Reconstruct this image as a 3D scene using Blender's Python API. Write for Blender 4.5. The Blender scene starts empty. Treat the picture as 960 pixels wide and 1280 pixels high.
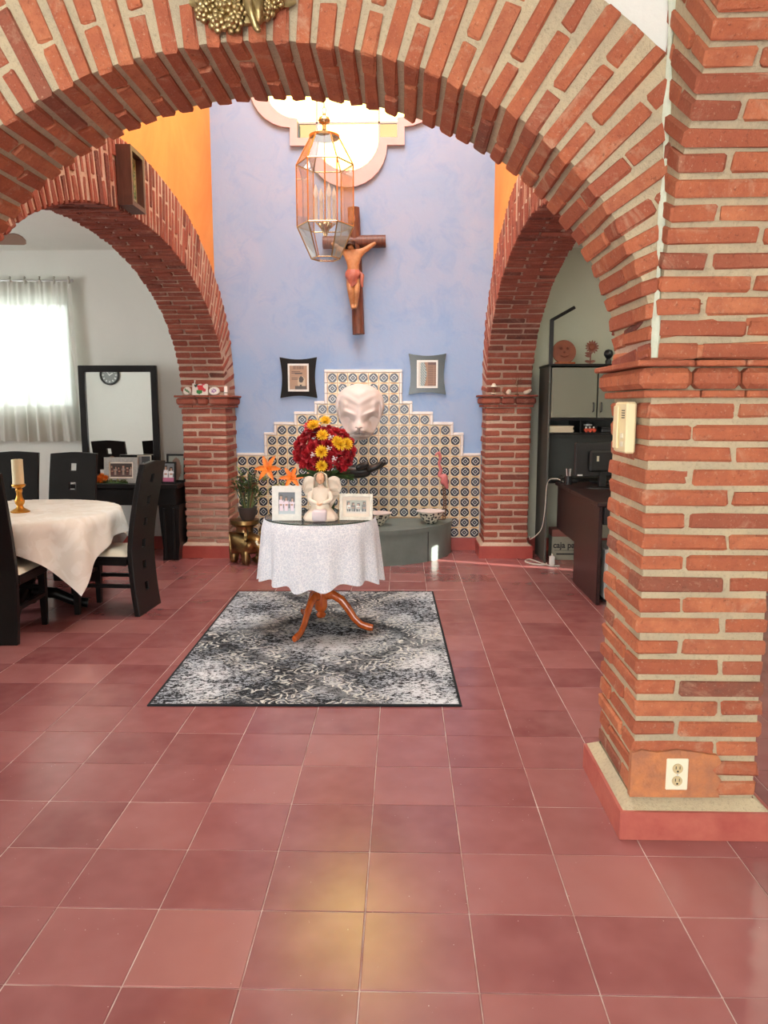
import bpy, math, random
from math import sin, cos, pi, sqrt, radians, atan2
from mathutils import Vector, Matrix
from mathutils.geometry import tessellate_polygon

scene = bpy.context.scene
COL = scene.collection
rnd = random.Random(7)

# ------------------------------------------------------------------ camera
cam_data = bpy.data.cameras.new('camera')
cam_data.sensor_fit = 'VERTICAL'
cam_data.sensor_height = 36.0
cam_data.lens = 955.0 / 1280.0 * 36.0
cam_data.clip_start = 0.05
cam = bpy.data.objects.new('camera', cam_data)
COL.objects.link(cam)
cam.location = (0, 0, 1.46)
cam.rotation_euler = (pi / 2 - math.atan(133 / 955.0), 0, radians(1.38))
scene.camera = cam

# ------------------------------------------------------------------ world, sun, daylight, exposure
world = bpy.data.worlds.new('daylight')
scene.world = world
world.use_nodes = True
bg = world.node_tree.nodes['Background']
bg.inputs['Color'].default_value = (0.98, 1.0, 0.99, 1)
bg.inputs['Strength'].default_value = 9.0

def sun_light(energy, az, el):
    d = bpy.data.lights.new('sun', 'SUN')
    d.energy = energy
    d.angle = radians(0.6)
    d.color = (1.0, 0.93, 0.8)
    o = bpy.data.objects.new('sun', d)
    COL.objects.link(o)
    v = Vector((-cos(el) * cos(az), cos(el) * sin(az), -sin(el)))
    o.rotation_euler = v.to_track_quat('-Z', 'Y').to_euler()
    o.location = (8, 4, 3)

def area_light(name, loc, rot, sx, sy, watts, color=(1, 1, 1)):
    d = bpy.data.lights.new(name, 'AREA')
    d.shape = 'RECTANGLE'
    d.size, d.size_y = sx, sy
    d.energy = watts
    d.color = color
    o = bpy.data.objects.new(name, d)
    COL.objects.link(o)
    o.location = loc
    o.rotation_euler = rot
    return o

sun_light(34.0, radians(18.5), radians(8.0))
# portals in the openings that let the daylight in: skylight, garden door behind the viewer, dining room windows
for nm, loc, rot, sx, sy in (('skylight', (-0.46, 5.1, 5.99), (0, 0, 0), 2.1, 3.4),
                             ('garden_door', (-0.9, -3.21, 1.55), (radians(90), 0, 0), 3.2, 2.7),
                             ('dining_side_window', (-5.61, 5.0, 1.75), (0, radians(-90), 0), 1.5, 1.6),
                             ('dining_rear_window', (-3.84, 7.72, 1.96), (radians(-90), 0, 0), 1.02, 1.08),
                             ('lobed_window', (-0.535, 7.72, 4.457), (radians(-90), 0, 0), 1.56, 1.56)):
    area_light(nm + '_daylight', loc, rot, sx, sy, 1).data.cycles.is_portal = True

scene.view_settings.view_transform = 'Standard'
scene.view_settings.look = 'None'
scene.view_settings.gamma = 1.0
scene.view_settings.use_curve_mapping = False
scene.view_settings.exposure = 0.32

# ------------------------------------------------------------------ mesh helpers
class MB:
    def __init__(self):
        self.v = []
        self.f = []
        self.c = None

    def add(self, vs, fs, m=None):
        n = len(self.v)
        if m is not None:
            vs = [tuple(m @ Vector(p)) for p in vs]
        self.v.extend(tuple(p) for p in vs)
        self.f.extend(tuple(i + n for i in f) for f in fs)
        return self

    def box(self, x0, x1, y0, y1, z0, z1, ch=0.0, m=None):
        if ch <= 0:
            vs = [(x, y, z) for z in (z0, z1) for y in (y0, y1) for x in (x0, x1)]
            fs = [(0, 2, 3, 1), (4, 5, 7, 6), (0, 1, 5, 4), (2, 6, 7, 3), (0, 4, 6, 2), (1, 3, 7, 5)]
            return self.add(vs, fs, m)
        vs, idx = [], {}
        for sx in (0, 1):
            for sy in (0, 1):
                for sz in (0, 1):
                    X, Y, Z = (x0, x1)[sx], (y0, y1)[sy], (z0, z1)[sz]
                    dx, dy, dz = ch * (1 - 2 * sx), ch * (1 - 2 * sy), ch * (1 - 2 * sz)
                    for a, p in enumerate(((X, Y + dy, Z + dz), (X + dx, Y, Z + dz), (X + dx, Y + dy, Z))):
                        idx[(sx, sy, sz, a)] = len(vs)
                        vs.append(p)
        fs = []
        I = lambda s, a: idx[(s[0], s[1], s[2], a)]
        for a in range(3):
            b, c = (a + 1) % 3, (a + 2) % 3
            for s in (0, 1):
                q = []
                for (u, w) in ((0, 0), (1, 0), (1, 1), (0, 1)):
                    k = [0, 0, 0]
                    k[a], k[b], k[c] = s, u, w
                    q.append(I(k, a))
                fs.append(tuple(q if s else q[::-1]))
            for u in (0, 1):
                for w in (0, 1):
                    k0, k1 = [0, 0, 0], [0, 0, 0]
                    k0[a], k0[b], k0[c] = 0, u, w
                    k1[a], k1[b], k1[c] = 1, u, w
                    q = [I(k0, b), I(k1, b), I(k1, c), I(k0, c)]
                    fs.append(tuple(q))
        for sx in (0, 1):
            for sy in (0, 1):
                for sz in (0, 1):
                    fs.append(tuple(idx[(sx, sy, sz, a)] for a in range(3)))
        return self.add(vs, fs, m)

    def tube(self, pts, rad, n=8, caps=True, m=None):
        pts = [Vector(p) for p in pts]
        if not isinstance(rad, (list, tuple)):
            rad = [rad] * len(pts)
        vs, fs = [], []
        up = None
        for i, p in enumerate(pts):
            a = pts[max(i - 1, 0)]
            b = pts[min(i + 1, len(pts) - 1)]
            t = (b - a)
            if t.length < 1e-9:
                t = Vector((0, 0, 1))
            t.normalize()
            if up is None:
                up = Vector((0, 0, 1)) if abs(t.z) < 0.9 else Vector((1, 0, 0))
            s = t.cross(up)
            if s.length < 1e-6:
                s = t.cross(Vector((0, 1, 0)))
            s.normalize()
            up = s.cross(t).normalized()
            for k in range(n):
                ang = 2 * pi * k / n
                vs.append(p + (s * cos(ang) + up * sin(ang)) * rad[i])
        for i in range(len(pts) - 1):
            for k in range(n):
                a, b = i * n + k, i * n + (k + 1) % n
                fs.append((a, b, b + n, a + n))
        if caps:
            fs.append(tuple(range(n - 1, -1, -1)))
            q = (len(pts) - 1) * n
            fs.append(tuple(range(q, q + n)))
        return self.add(vs, fs, m)

    def lathe(self, prof, n=20, c=(0, 0, 0), sx=1, sy=1, m=None):
        vs, fs = [], []
        for (r, z) in prof:
            for k in range(n):
                a = 2 * pi * k / n
                vs.append((c[0] + r * cos(a) * sx, c[1] + r * sin(a) * sy, c[2] + z))
        for i in range(len(prof) - 1):
            for k in range(n):
                a, b = i * n + k, i * n + (k + 1) % n
                fs.append((a, b, b + n, a + n))
        if prof[0][0] > 1e-4:
            fs.append(tuple(range(n - 1, -1, -1)))
        if prof[-1][0] > 1e-4:
            q = (len(prof) - 1) * n
            fs.append(tuple(range(q, q + n)))
        return self.add(vs, fs, m)

    def ball(self, c, r, nu=12, nv=8, m=None):
        if not isinstance(r, (list, tuple)):
            r = (r, r, r)
        vs, fs = [], []
        for j in range(nv + 1):
            t = pi * j / nv
            rr = max(sin(t), 1e-4)
            for k in range(nu):
                a = 2 * pi * k / nu
                vs.append((c[0] + r[0] * rr * cos(a), c[1] + r[1] * rr * sin(a), c[2] - r[2] * cos(t)))
        for j in range(nv):
            for k in range(nu):
                a, b = j * nu + k, j * nu + (k + 1) % nu
                fs.append((a, b, b + nu, a + nu))
        return self.add(vs, fs, m)

    def surf(self, fn, nu, nv, closed=False, m=None):
        vs, fs = [], []
        cu = nu if closed else nu + 1
        for j in range(nv + 1):
            for i in range(cu):
                vs.append(fn(i / nu, j / nv))
        for j in range(nv):
            for i in range(nu):
                a, b = j * cu + i, j * cu + (i + 1) % cu
                fs.append((a, b, b + cu, a + cu))
        return self.add(vs, fs, m)

    def prism(self, poly, fn0, fn1, holes=(), m=None):
        """a flat plate with holes: poly and holes are 2D outlines, fn0 / fn1 map (u, v) to its two faces"""
        loops = [list(poly)] + [list(h) for h in holes]
        flat = [p for l in loops for p in l]
        tris = tessellate_polygon([[Vector((p[0], p[1], 0)) for p in l] for l in loops])
        n = len(flat)
        vs = [fn0(*p) for p in flat] + [fn1(*p) for p in flat]
        fs = [tuple(t) for t in tris] + [tuple(i + n for i in t[::-1]) for t in tris]
        o = 0
        for l in loops:
            k = len(l)
            for i in range(k):
                a, b = o + i, o + (i + 1) % k
                fs.append((a, b, b + n, a + n))
            o += k
        return self.add(vs, fs, m)

    def mesh(self, name, smooth=None):
        me = bpy.data.meshes.new(name)
        me.from_pydata(self.v, [], self.f)
        import bmesh
        bm = bmesh.new()
        bm.from_mesh(me)
        bmesh.ops.recalc_face_normals(bm, faces=bm.faces)
        bm.to_mesh(me)
        bm.free()
        if smooth is not None:
            me.shade_smooth()
            me.set_sharp_from_angle(angle=radians(smooth))
        return me

    def build(self, name, mat, parent=None, smooth=None, loc=None, rot=None):
        return link(name, self.mesh(name, smooth), mat, parent, loc, rot)


def link(name, me, mat, parent=None, loc=None, rot=None, scale=None):
    o = bpy.data.objects.new(name, me)
    if mat is not None and me is not None:
        if len(me.materials) == 0:
            me.materials.append(mat)
    COL.objects.link(o)
    o.parent = parent
    if loc is not None:
        o.location = loc
    if rot is not None:
        o.rotation_euler = rot
    if scale is not None:
        o.scale = scale
    return o


def tag(o, label, cat=None, group=None, kind=None):
    o['label'] = label
    if cat:
        o['category'] = cat
    if group:
        o['group'] = group
    if kind:
        o['kind'] = kind
    return o


def thing(name, label, cat, loc=(0, 0, 0), rz=0.0, group=None):
    o = bpy.data.objects.new(name, None)
    o.empty_display_size = 0.05
    COL.objects.link(o)
    o.location = loc
    o.rotation_euler = (0, 0, rz)
    return tag(o, label, cat, group)


def copy_tree(o, parent=None):
    c = o.copy()
    COL.objects.link(c)
    c.parent = parent
    for ch in list(o.children):
        copy_tree(ch, c)
    return c


def structure(o, label=None):
    o['kind'] = 'structure'
    if label:
        o['label'] = label
    return o


def skin_mesh(name, verts, edges, radii, sub=2, root=0):
    me = bpy.data.meshes.new(name)
    me.from_pydata([tuple(v) for v in verts], edges, [])
    o = bpy.data.objects.new(name, me)
    COL.objects.link(o)
    sk = o.modifiers.new('skin', 'SKIN')
    sk.use_smooth_shade = True
    for i, r in enumerate(radii):
        d = me.skin_vertices[0].data[i]
        d.radius = (r, r) if not isinstance(r, tuple) else r
        d.use_root = (i == root)
    sb = o.modifiers.new('subsurf', 'SUBSURF')
    sb.levels = sub
    sb.render_levels = sub
    dg = bpy.context.evaluated_depsgraph_get()
    new = bpy.data.meshes.new_from_object(o.evaluated_get(dg))
    new.name = name
    bpy.data.objects.remove(o)
    return new


def print_sheet(name, w, h, fn, nu, nv, parent, loc, rot, rough=0.35):
    """a flat printed sheet: local x right, z up, facing -y; fn(u, v) gives the ink colour of each small cell"""
    vs = [(-w / 2 + w * i / nu, 0, h * j / nv) for j in range(nv + 1) for i in range(nu + 1)]
    fs, cols = [], []
    for j in range(nv):
        for i in range(nu):
            a = j * (nu + 1) + i
            fs.append((a, a + 1, a + nu + 2, a + nu + 1))
            cols.append(fn((i + .5) / nu, (j + .5) / nv))
    me = bpy.data.meshes.new(name)
    me.from_pydata(vs, [], fs)
    at = me.color_attributes.new('print', 'FLOAT_COLOR', 'CORNER')
    k = 0
    for c in cols:
        for _ in range(4):
            at.data[k].color = (c[0], c[1], c[2], 1)
            k += 1
    return link(name, me, MAT['print'], parent, loc, rot)
# ------------------------------------------------------------------ materials
MAT = {}

class NT:
    """small node-graph writer"""
    def __init__(self, name):
        self.m = bpy.data.materials.new(name)
        self.m.use_nodes = True
        self.t = self.m.node_tree
        self.t.nodes.clear()
        self.out = self.t.nodes.new('ShaderNodeOutputMaterial')
        self._co = None

    def n(self, typ, **kw):
        nd = self.t.nodes.new('ShaderNode' + typ)
        for k, v in kw.items():
            setattr(nd, k, v)
        return nd

    def set(self, sock, val):
        if isinstance(val, bpy.types.NodeSocket):
            self.t.links.new(val, sock)
        elif isinstance(val, (tuple, list)) and len(val) == 3 and sock.type == 'RGBA':
            sock.default_value = (*val, 1)
        else:
            sock.default_value = val

    @property
    def obj(self):
        if self._co is None:
            self._co = self.n('TexCoord')
        return self._co.outputs['Object']

    def math(self, op, a, b=0.0, c=None):
        nd = self.n('Math', operation=op)
        self.set(nd.inputs[0], a)
        self.set(nd.inputs[1], b)
        if c is not None:
            self.set(nd.inputs[2], c)
        return nd.outputs[0]

    def mix(self, fac, a, b):
        nd = self.n('Mix', data_type='RGBA')
        self.set(nd.inputs[0], fac)
        self.set(nd.inputs[6], a)
        self.set(nd.inputs[7], b)
        return nd.outputs[2]

    def noise(self, scale, detail=3, rough=0.5, vec=None, dist=0.0):
        nd = self.n('TexNoise')
        self.set(nd.inputs['Vector'], vec if vec is not None else self.obj)
        nd.inputs['Scale'].default_value = scale
        nd.inputs['Detail'].default_value = detail
        nd.inputs['Roughness'].default_value = rough
        nd.inputs['Distortion'].default_value = dist
        return nd.outputs[0]

    def voronoi(self, scale, vec=None, feature='F1', out='Distance', rand=1.0):
        nd = self.n('TexVoronoi', feature=feature)
        self.set(nd.inputs['Vector'], vec if vec is not None else self.obj)
        nd.inputs['Scale'].default_value = scale
        nd.inputs['Randomness'].default_value = rand
        return nd.outputs[out]

    def ramp(self, fac, stops):
        nd = self.n('ValToRGB')
        self.set(nd.inputs[0], fac)
        e = nd.color_ramp.elements
        while len(e) < len(stops):
            e.new(0.5)
        for el, (p, c) in zip(e, stops):
            el.position = p
            el.color = (*c, 1) if len(c) == 3 else c
        return nd.outputs[0]

    def step(self, x, lo, hi):
        nd = self.n('MapRange')
        nd.clamp = True
        self.set(nd.inputs[0], x)
        nd.inputs[1].default_value = lo
        nd.inputs[2].default_value = hi
        return nd.outputs[0]

    def rand(self):
        return self.n('ObjectInfo').outputs['Random']

    def shift(self):
        """object coordinates moved by a per-object amount, so copies do not share their blotches"""
        r = self.math('MULTIPLY', self.rand(), 37.0)
        nd = self.n('VectorMath', operation='ADD')
        self.set(nd.inputs[0], self.obj)
        self.set(nd.inputs[1], r)
        return nd.outputs[0]

    def stretch(self, sx, sy, sz):
        nd = self.n('VectorMath', operation='MULTIPLY')
        self.set(nd.inputs[0], self.obj)
        nd.inputs[1].default_value = (sx, sy, sz)
        return nd.outputs[0]

    def bump(self, h, strength, dist=0.01):
        nd = self.n('Bump')
        nd.inputs['Strength'].default_value = strength
        nd.inputs['Distance'].default_value = dist
        self.set(nd.inputs['Height'], h)
        return nd.outputs[0]

    def bsdf(self, color, rough=0.5, metal=0.0, normal=None, spec=None, coat=None, alpha=None, trans=None, sheen=None):
        b = self.n('BsdfPrincipled')
        self.set(b.inputs['Base Color'], color)
        self.set(b.inputs['Roughness'], rough)
        self.set(b.inputs['Metallic'], metal)
        if spec is not None:
            self.set(b.inputs['Specular IOR Level'], spec)
        if normal is not None:
            self.set(b.inputs['Normal'], normal)
        if coat is not None:
            b.inputs['Coat Weight'].default_value = coat
            b.inputs['Coat Roughness'].default_value = 0.08
        if trans is not None:
            b.inputs['Transmission Weight'].default_value = trans
        return b.outputs[0]

    def done(self, shader):
        self.t.links.new(shader, self.out.inputs[0])
        return self.m


def simple(key, c, rough=0.5, metal=0.0, c2=None, scale=6.0, detail=4, bump=0.0, bscale=None, coat=None, spec=None, var=0.0):
    g = NT(key)
    col = c
    if c2 is not None:
        nz = g.step(g.noise(scale, detail, 0.6), 0.32, 0.68)
        col = g.mix(nz, c, c2)
    if var:
        r = g.step(g.rand(), 0, 1)
        hsv = g.n('HueSaturation')
        g.set(hsv.inputs['Color'], col)
        g.set(hsv.inputs['Value'], g.math('ADD', g.math('MULTIPLY', r, var * 2), 1 - var))
        col = hsv.outputs[0]
    nrm = g.bump(g.noise(bscale or scale * 4, 4, 0.6), bump) if bump else None
    MAT[key] = g.done(g.bsdf(col, rough, metal, nrm, spec=spec, coat=coat))
    return MAT[key]


def brick_mat(key, stops, spots, dust):
    g = NT(key)
    sh = g.shift()
    base = g.ramp(g.rand(), stops)
    n1 = g.noise(11, 5, 0.7, sh)
    col = g.mix(g.math('MULTIPLY', g.step(n1, 0.40, 0.66), 0.75), base, spots)
    n4 = g.noise(7, 5, 0.72, sh, 0.8)
    col = g.mix(g.math('MULTIPLY', g.step(n4, 0.56, 0.72), 0.55), col, dust)          # lime smears
    n2 = g.noise(95, 3, 0.65, sh)
    col = g.mix(g.math('MULTIPLY', g.step(n2, 0.60, 0.72), 0.5), col, dust)
    n3 = g.noise(60, 4, 0.75, sh)
    col = g.mix(g.math('MULTIPLY', g.step(n3, 0.58, 0.70), 0.65), col, (0.13, 0.045, 0.03))   # pits
    h = g.math('ADD', g.math('MULTIPLY', n1, 0.8), g.math('MULTIPLY', n3, 0.8))
    MAT[key] = g.done(g.bsdf(col, 0.85, 0, g.bump(h, 0.9, 0.008), spec=0.2))

brick_mat('brick', [(0.0, (0.12, 0.06, 0.05)), (0.05, (0.20, 0.085, 0.06)), (0.10, (0.33, 0.095, 0.052)), (0.4, (0.41, 0.125, 0.062)),
                    (0.72, (0.455, 0.145, 0.070)), (0.92, (0.51, 0.185, 0.09)), (1.0, (0.30, 0.095, 0.06))], (0.31, 0.09, 0.052), (0.55, 0.36, 0.24))
brick_mat('brick_red', [(0.0, (0.11, 0.045, 0.035)), (0.10, (0.19, 0.06, 0.045)), (0.18, (0.27, 0.075, 0.05)), (0.5, (0.32, 0.09, 0.06)),
                        (0.85, (0.37, 0.115, 0.075)), (1.0, (0.24, 0.07, 0.05))], (0.23, 0.065, 0.045), (0.44, 0.26, 0.20))
brick_mat('brick_pale', [(0.0, (0.36, 0.17, 0.125)), (0.5, (0.43, 0.20, 0.15)), (1.0, (0.48, 0.24, 0.18))], (0.38, 0.17, 0.13), (0.50, 0.32, 0.26))

def mortar_mat(key, a, b):
    g = NT(key)
    n1 = g.noise(5, 4, 0.6)
    n2 = g.noise(80, 4, 0.7)
    col = g.mix(g.step(n1, 0.35, 0.65), a, b)
    col = g.mix(g.math('MULTIPLY', g.step(n2, 0.52, 0.70), 0.45), col, (0.27, 0.21, 0.14))
    MAT[key] = g.done(g.bsdf(col, 0.9, 0, g.bump(g.noise(50, 5, 0.75), 1.0, 0.010), spec=0.2))
mortar_mat('mortar', (0.56, 0.47, 0.31), (0.45, 0.385, 0.27))
mortar_mat('mortar_pink', (0.60, 0.45, 0.35), (0.48, 0.34, 0.26))
simple('mortar_mint', (0.62, 0.66, 0.53), 0.85, c2=(0.50, 0.53, 0.42), scale=20, bump=0.4)
simple('patch', (0.55, 0.21, 0.08), 0.85, c2=(0.34, 0.14, 0.08), scale=16, detail=8, bump=0.9, bscale=50)

# walls
def plaster(key, a, b, scale=1.2, rough=0.75, bump=0.15, c=None):
    g = NT(key)
    n1 = g.noise(scale, 5, 0.62, dist=0.6)
    col = g.mix(g.step(n1, 0.36, 0.64), a, b)
    if c is not None:
        col = g.mix(g.math('MULTIPLY', g.step(g.noise(scale * 2.7, 6, 0.68, dist=1.0), 0.5, 0.72), 0.7), col, c)
    MAT[key] = g.done(g.bsdf(col, rough, 0, g.bump(g.noise(28, 4, 0.6), bump, 0.01), spec=0.3))
plaster('blue_plaster', (0.285, 0.425, 0.66), (0.355, 0.455, 0.65), 1.3, c=(0.21, 0.36, 0.64))
plaster('orange_plaster', (0.88, 0.37, 0.09), (0.80, 0.29, 0.06), 1.1)
plaster('white_plaster', (0.74, 0.74, 0.69), (0.70, 0.70, 0.65), 1.0)
plaster('pale_green_plaster', (0.62, 0.63, 0.50), (0.58, 0.60, 0.48), 1.0)
simple('red_paint', (0.33, 0.045, 0.035), 0.38, c2=(0.40, 0.07, 0.05), scale=7, bump=0.08)
simple('red_paint_worn', (0.46, 0.13, 0.095), 0.5, c2=(0.36, 0.075, 0.06), scale=9, bump=0.15)
simple('pink_trim', (0.66, 0.49, 0.49), 0.7, c2=(0.61, 0.45, 0.46), scale=5)

# floor tiles: waxed red cement, each with its own tone
g = NT('floor_tile')
sh = g.shift()
base = g.ramp(g.rand(), [(0, (0.200, 0.060, 0.060)), (0.3, (0.228, 0.072, 0.072)), (0.7, (0.258, 0.085, 0.083)), (0.93, (0.295, 0.108, 0.102)), (1, (0.34, 0.14, 0.125))])
nb = g.noise(7.0, 2, 0.5, sh)
col = g.mix(g.math('MULTIPLY', g.step(nb, 0.30, 0.75), 0.40), base, (0.37, 0.16, 0.152))
sp = g.step(g.voronoi(40, sh), 0.060, 0.045)
sp = g.math('MULTIPLY', sp, g.step(g.noise(23, 2, 0.5, sh), 0.54, 0.60))
col = g.mix(sp, col, (0.60, 0.48, 0.44))
ro = g.math('ADD', g.math('MULTIPLY', g.rand(), 0.04), 0.20)
MAT['floor_tile'] = g.done(g.bsdf(col, ro, 0, None, spec=0.6))
simple('grout', (0.62, 0.50, 0.45), 0.9, c2=(0.30, 0.13, 0.11), scale=5, detail=6)

# hand-painted wall tile
g = NT('painted_tile')
xyz = g.n('SeparateXYZ')
g.set(xyz.inputs[0], g.obj)
k = 1 / 0.0525
ax = g.math('ABSOLUTE', g.math('MULTIPLY', xyz.outputs[0], k))
az = g.math('ABSOLUTE', g.math('MULTIPLY', xyz.outputs[2], k))
r2 = g.math('SQRT', g.math('ADD', g.math('MULTIPLY', ax, ax), g.math('MULTIPLY', az, az)))
d1 = g.math('ADD', ax, az)
mx = g.math('MAXIMUM', ax, az)
mn = g.math('MINIMUM', ax, az)
wob = g.math('MULTIPLY', g.math('SUBTRACT', g.noise(40, 2, 0.5, g.shift()), 0.5), 0.16)
cream = g.mix(g.rand(), (0.78, 0.70, 0.52), (0.70, 0.64, 0.50))
col = g.mix(g.step(g.math('ADD', mx, wob), 0.86, 0.92), cream, (0.68, 0.40, 0.14))
col = g.mix(g.step(d1, 1.62, 1.72), col, (0.72, 0.66, 0.55))
navy = g.ramp(g.rand(), [(0, (0.012, 0.015, 0.030)), (0.6, (0.020, 0.026, 0.050)), (1, (0.045, 0.05, 0.075))])
col = g.mix(g.step(g.math('ADD', r2, wob), 0.87, 0.82), col, navy)
wh = (0.52, 0.54, 0.52)
ring = g.math('MULTIPLY', g.step(d1, 0.44, 0.48), g.step(d1, 0.68, 0.64))
col = g.mix(ring, col, wh)
col = g.mix(g.math('MULTIPLY', g.step(mn, 0.30, 0.28), g.step(d1, 0.16, 0.12)), col, wh)
MAT['painted_tile'] = g.done(g.bsdf(col, 0.18, 0, g.bump(g.noise(30, 2, 0.5, g.shift()), 0.1, 0.004), spec=0.28))
simple('white_glaze', (0.76, 0.71, 0.67), 0.25, c2=(0.70, 0.64, 0.60), scale=14)
simple('tile_grout', (0.66, 0.52, 0.36), 0.9)

# glass
def glass_mat(key, tint, rough=0.02, refl=0.12):
    g = NT(key)
    tr = g.n('BsdfTransparent')
    g.set(tr.inputs[0], tint)
    gl = g.n('BsdfGlossy')
    gl.inputs['Roughness'].default_value = rough
    fr = g.n('Fresnel')
    fr.inputs[0].default_value = 1.45
    mx = g.n('MixShader')
    g.set(mx.inputs[0], g.math('ADD', g.math('MULTIPLY', fr.outputs[0], 0.55), refl * 0.3))
    g.set(mx.inputs[1], tr.outputs[0])
    g.set(mx.inputs[2], gl.outputs[0])
    MAT[key] = g.done(mx.outputs[0])
glass_mat('lantern_glass', (0.93, 0.93, 0.92))
glass_mat('window_glass', (0.97, 1.0, 1.0))
glass_mat('yellow_glass', (0.33, 0.285, 0.19))
glass_mat('pale_glass', (1.0, 0.88, 0.42))
glass_mat('table_glass', (0.94, 0.97, 0.95), 0.01)
simple('glass_edge', (0.03, 0.06, 0.05), 0.1)
simple('mirror', (0.86, 0.89, 0.87), 0.015, 1.0)

# cloth
g = NT('sheer')
tr = g.n('BsdfTransparent')
g.set(tr.inputs[0], (0.95, 0.99, 0.97))
tl = g.n('BsdfTranslucent')
g.set(tl.inputs[0], (0.36, 0.375, 0.345))
df = g.n('BsdfDiffuse')
g.set(df.inputs[0], (0.95, 0.92, 0.84))
m1 = g.n('MixShader'); m1.inputs[0].default_value = 0.5
g.set(m1.inputs[1], tl.outputs[0]); g.set(m1.inputs[2], df.outputs[0])
m2 = g.n('MixShader')
g.set(m2.inputs[0], g.math('ADD', 0.905, g.math('MULTIPLY', g.noise(220, 1, 0.5), 0.1)))
g.set(m2.inputs[1], tr.outputs[0]); g.set(m2.inputs[2], m1.outputs[0])
MAT['sheer'] = g.done(m2.outputs[0])

g = NT('lace')
v1 = g.step(g.voronoi(46, feature='DISTANCE_TO_EDGE'), 0.05, 0.12)
n1 = g.step(g.noise(150, 2, 0.6), 0.45, 0.6)
col = g.mix(v1, (0.90, 0.91, 0.95), (0.76, 0.79, 0.86))
col = g.mix(g.math('MULTIPLY', n1, 0.38), col, (0.46, 0.50, 0.60))
MAT['lace'] = g.done(g.bsdf(col, 0.9, 0, g.bump(g.math('ADD', v1, n1), 0.4, 0.003), spec=0.1))

g = NT('damask')
n1 = g.step(g.noise(5.5, 3, 0.6, None, 1.8), 0.47, 0.53)
col = g.mix(n1, (0.90, 0.88, 0.80), (0.84, 0.81, 0.72))
MAT['damask'] = g.done(g.bsdf(col, g.math('ADD', 0.42, g.math('MULTIPLY', n1, 0.25)), 0, g.bump(g.noise(300, 2), 0.15, 0.002), spec=0.4))
simple('leather', (0.84, 0.79, 0.64), 0.38, c2=(0.78, 0.72, 0.57), scale=8, bump=0.1, bscale=80)

# rug: worn damask scrolls in black, grey-blue and cream
g = NT('rug')
xyz = g.n('SeparateXYZ'); g.set(xyz.inputs[0], g.obj)
X, Y = xyz.outputs[0], xyz.outputs[1]
wb = g.math('MULTIPLY', g.math('SUBTRACT', g.noise(2.6, 4, 0.65), 0.5), 0.55)
AX = g.math('ABSOLUTE', X)
fold = g.math('PINGPONG', g.math('ADD', Y, 0.10), 0.72)
lat = g.math('ABSOLUTE', g.math('SUBTRACT', g.math('ADD', g.math('ADD', AX, g.math('MULTIPLY', fold, 0.95)), wb), 0.66))
band = g.step(lat, 0.15, 0.06)                                  # dark ogee band
trimz = g.math('MULTIPLY', g.step(lat, 0.0, 0.05), g.step(lat, 0.34, 0.22))
nd = g.n('VectorMath', operation='ADD')
g.set(nd.inputs[0], g.obj)
nn = g.n('TexNoise'); g.set(nn.inputs['Vector'], g.obj); nn.inputs['Scale'].default_value = 6.0
sc = g.n('VectorMath', operation='SCALE'); g.set(sc.inputs[0], nn.outputs[1]); sc.inputs['Scale'].default_value = 0.16
g.set(nd.inputs[1], sc.outputs[0])
vd = g.voronoi(7.5, nd.outputs[0])
curl = g.math('SINE', g.math('MULTIPLY', vd, 27.0))
curl = g.step(g.math('ADD', curl, g.math('MULTIPLY', g.math('SUBTRACT', g.noise(38, 2), 0.5), 1.1)), 0.45, 0.65)
speck = g.noise(62, 4, 0.75, g.stretch(0.75, 1.2, 1.0), 0.4)
big = g.noise(2.2, 3, 0.6)
thr = g.math('ADD', g.math('MULTIPLY', g.math('SUBTRACT', big, 0.5), 0.42), 0.022)
light = g.step(g.math('ADD', speck, thr), 0.485, 0.535)
light = g.math('MULTIPLY', light, g.math('SUBTRACT', 1.0, g.math('MULTIPLY', g.math('MAXIMUM', band, g.math('MULTIPLY', trimz, 0.5)), 0.72)))
col = g.mix(light, (0.016, 0.018, 0.021), g.mix(g.step(big, 0.4, 0.6), (0.34, 0.38, 0.43), (0.60, 0.63, 0.66)))
scroll = g.math('MULTIPLY', g.math('MULTIPLY', g.math('MULTIPLY', curl, trimz), g.step(speck, 0.40, 0.50)), g.step(g.noise(5.0, 2, 0.5), 0.40, 0.52))
col = g.mix(scroll, col, (0.60, 0.61, 0.57))
edge = g.math('MAXIMUM', g.step(AX, 0.755, 0.760), g.step(g.math("ABSOLUTE", Y), 1.140, 1.146))
col = g.mix(edge, col, (0.018, 0.02, 0.022))
MAT['rug'] = g.done(g.bsdf(col, 0.95, 0, g.bump(g.noise(240, 2), 0.5, 0.004), spec=0.1))
simple('rug_hem', (0.018, 0.02, 0.022), 0.9)

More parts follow.
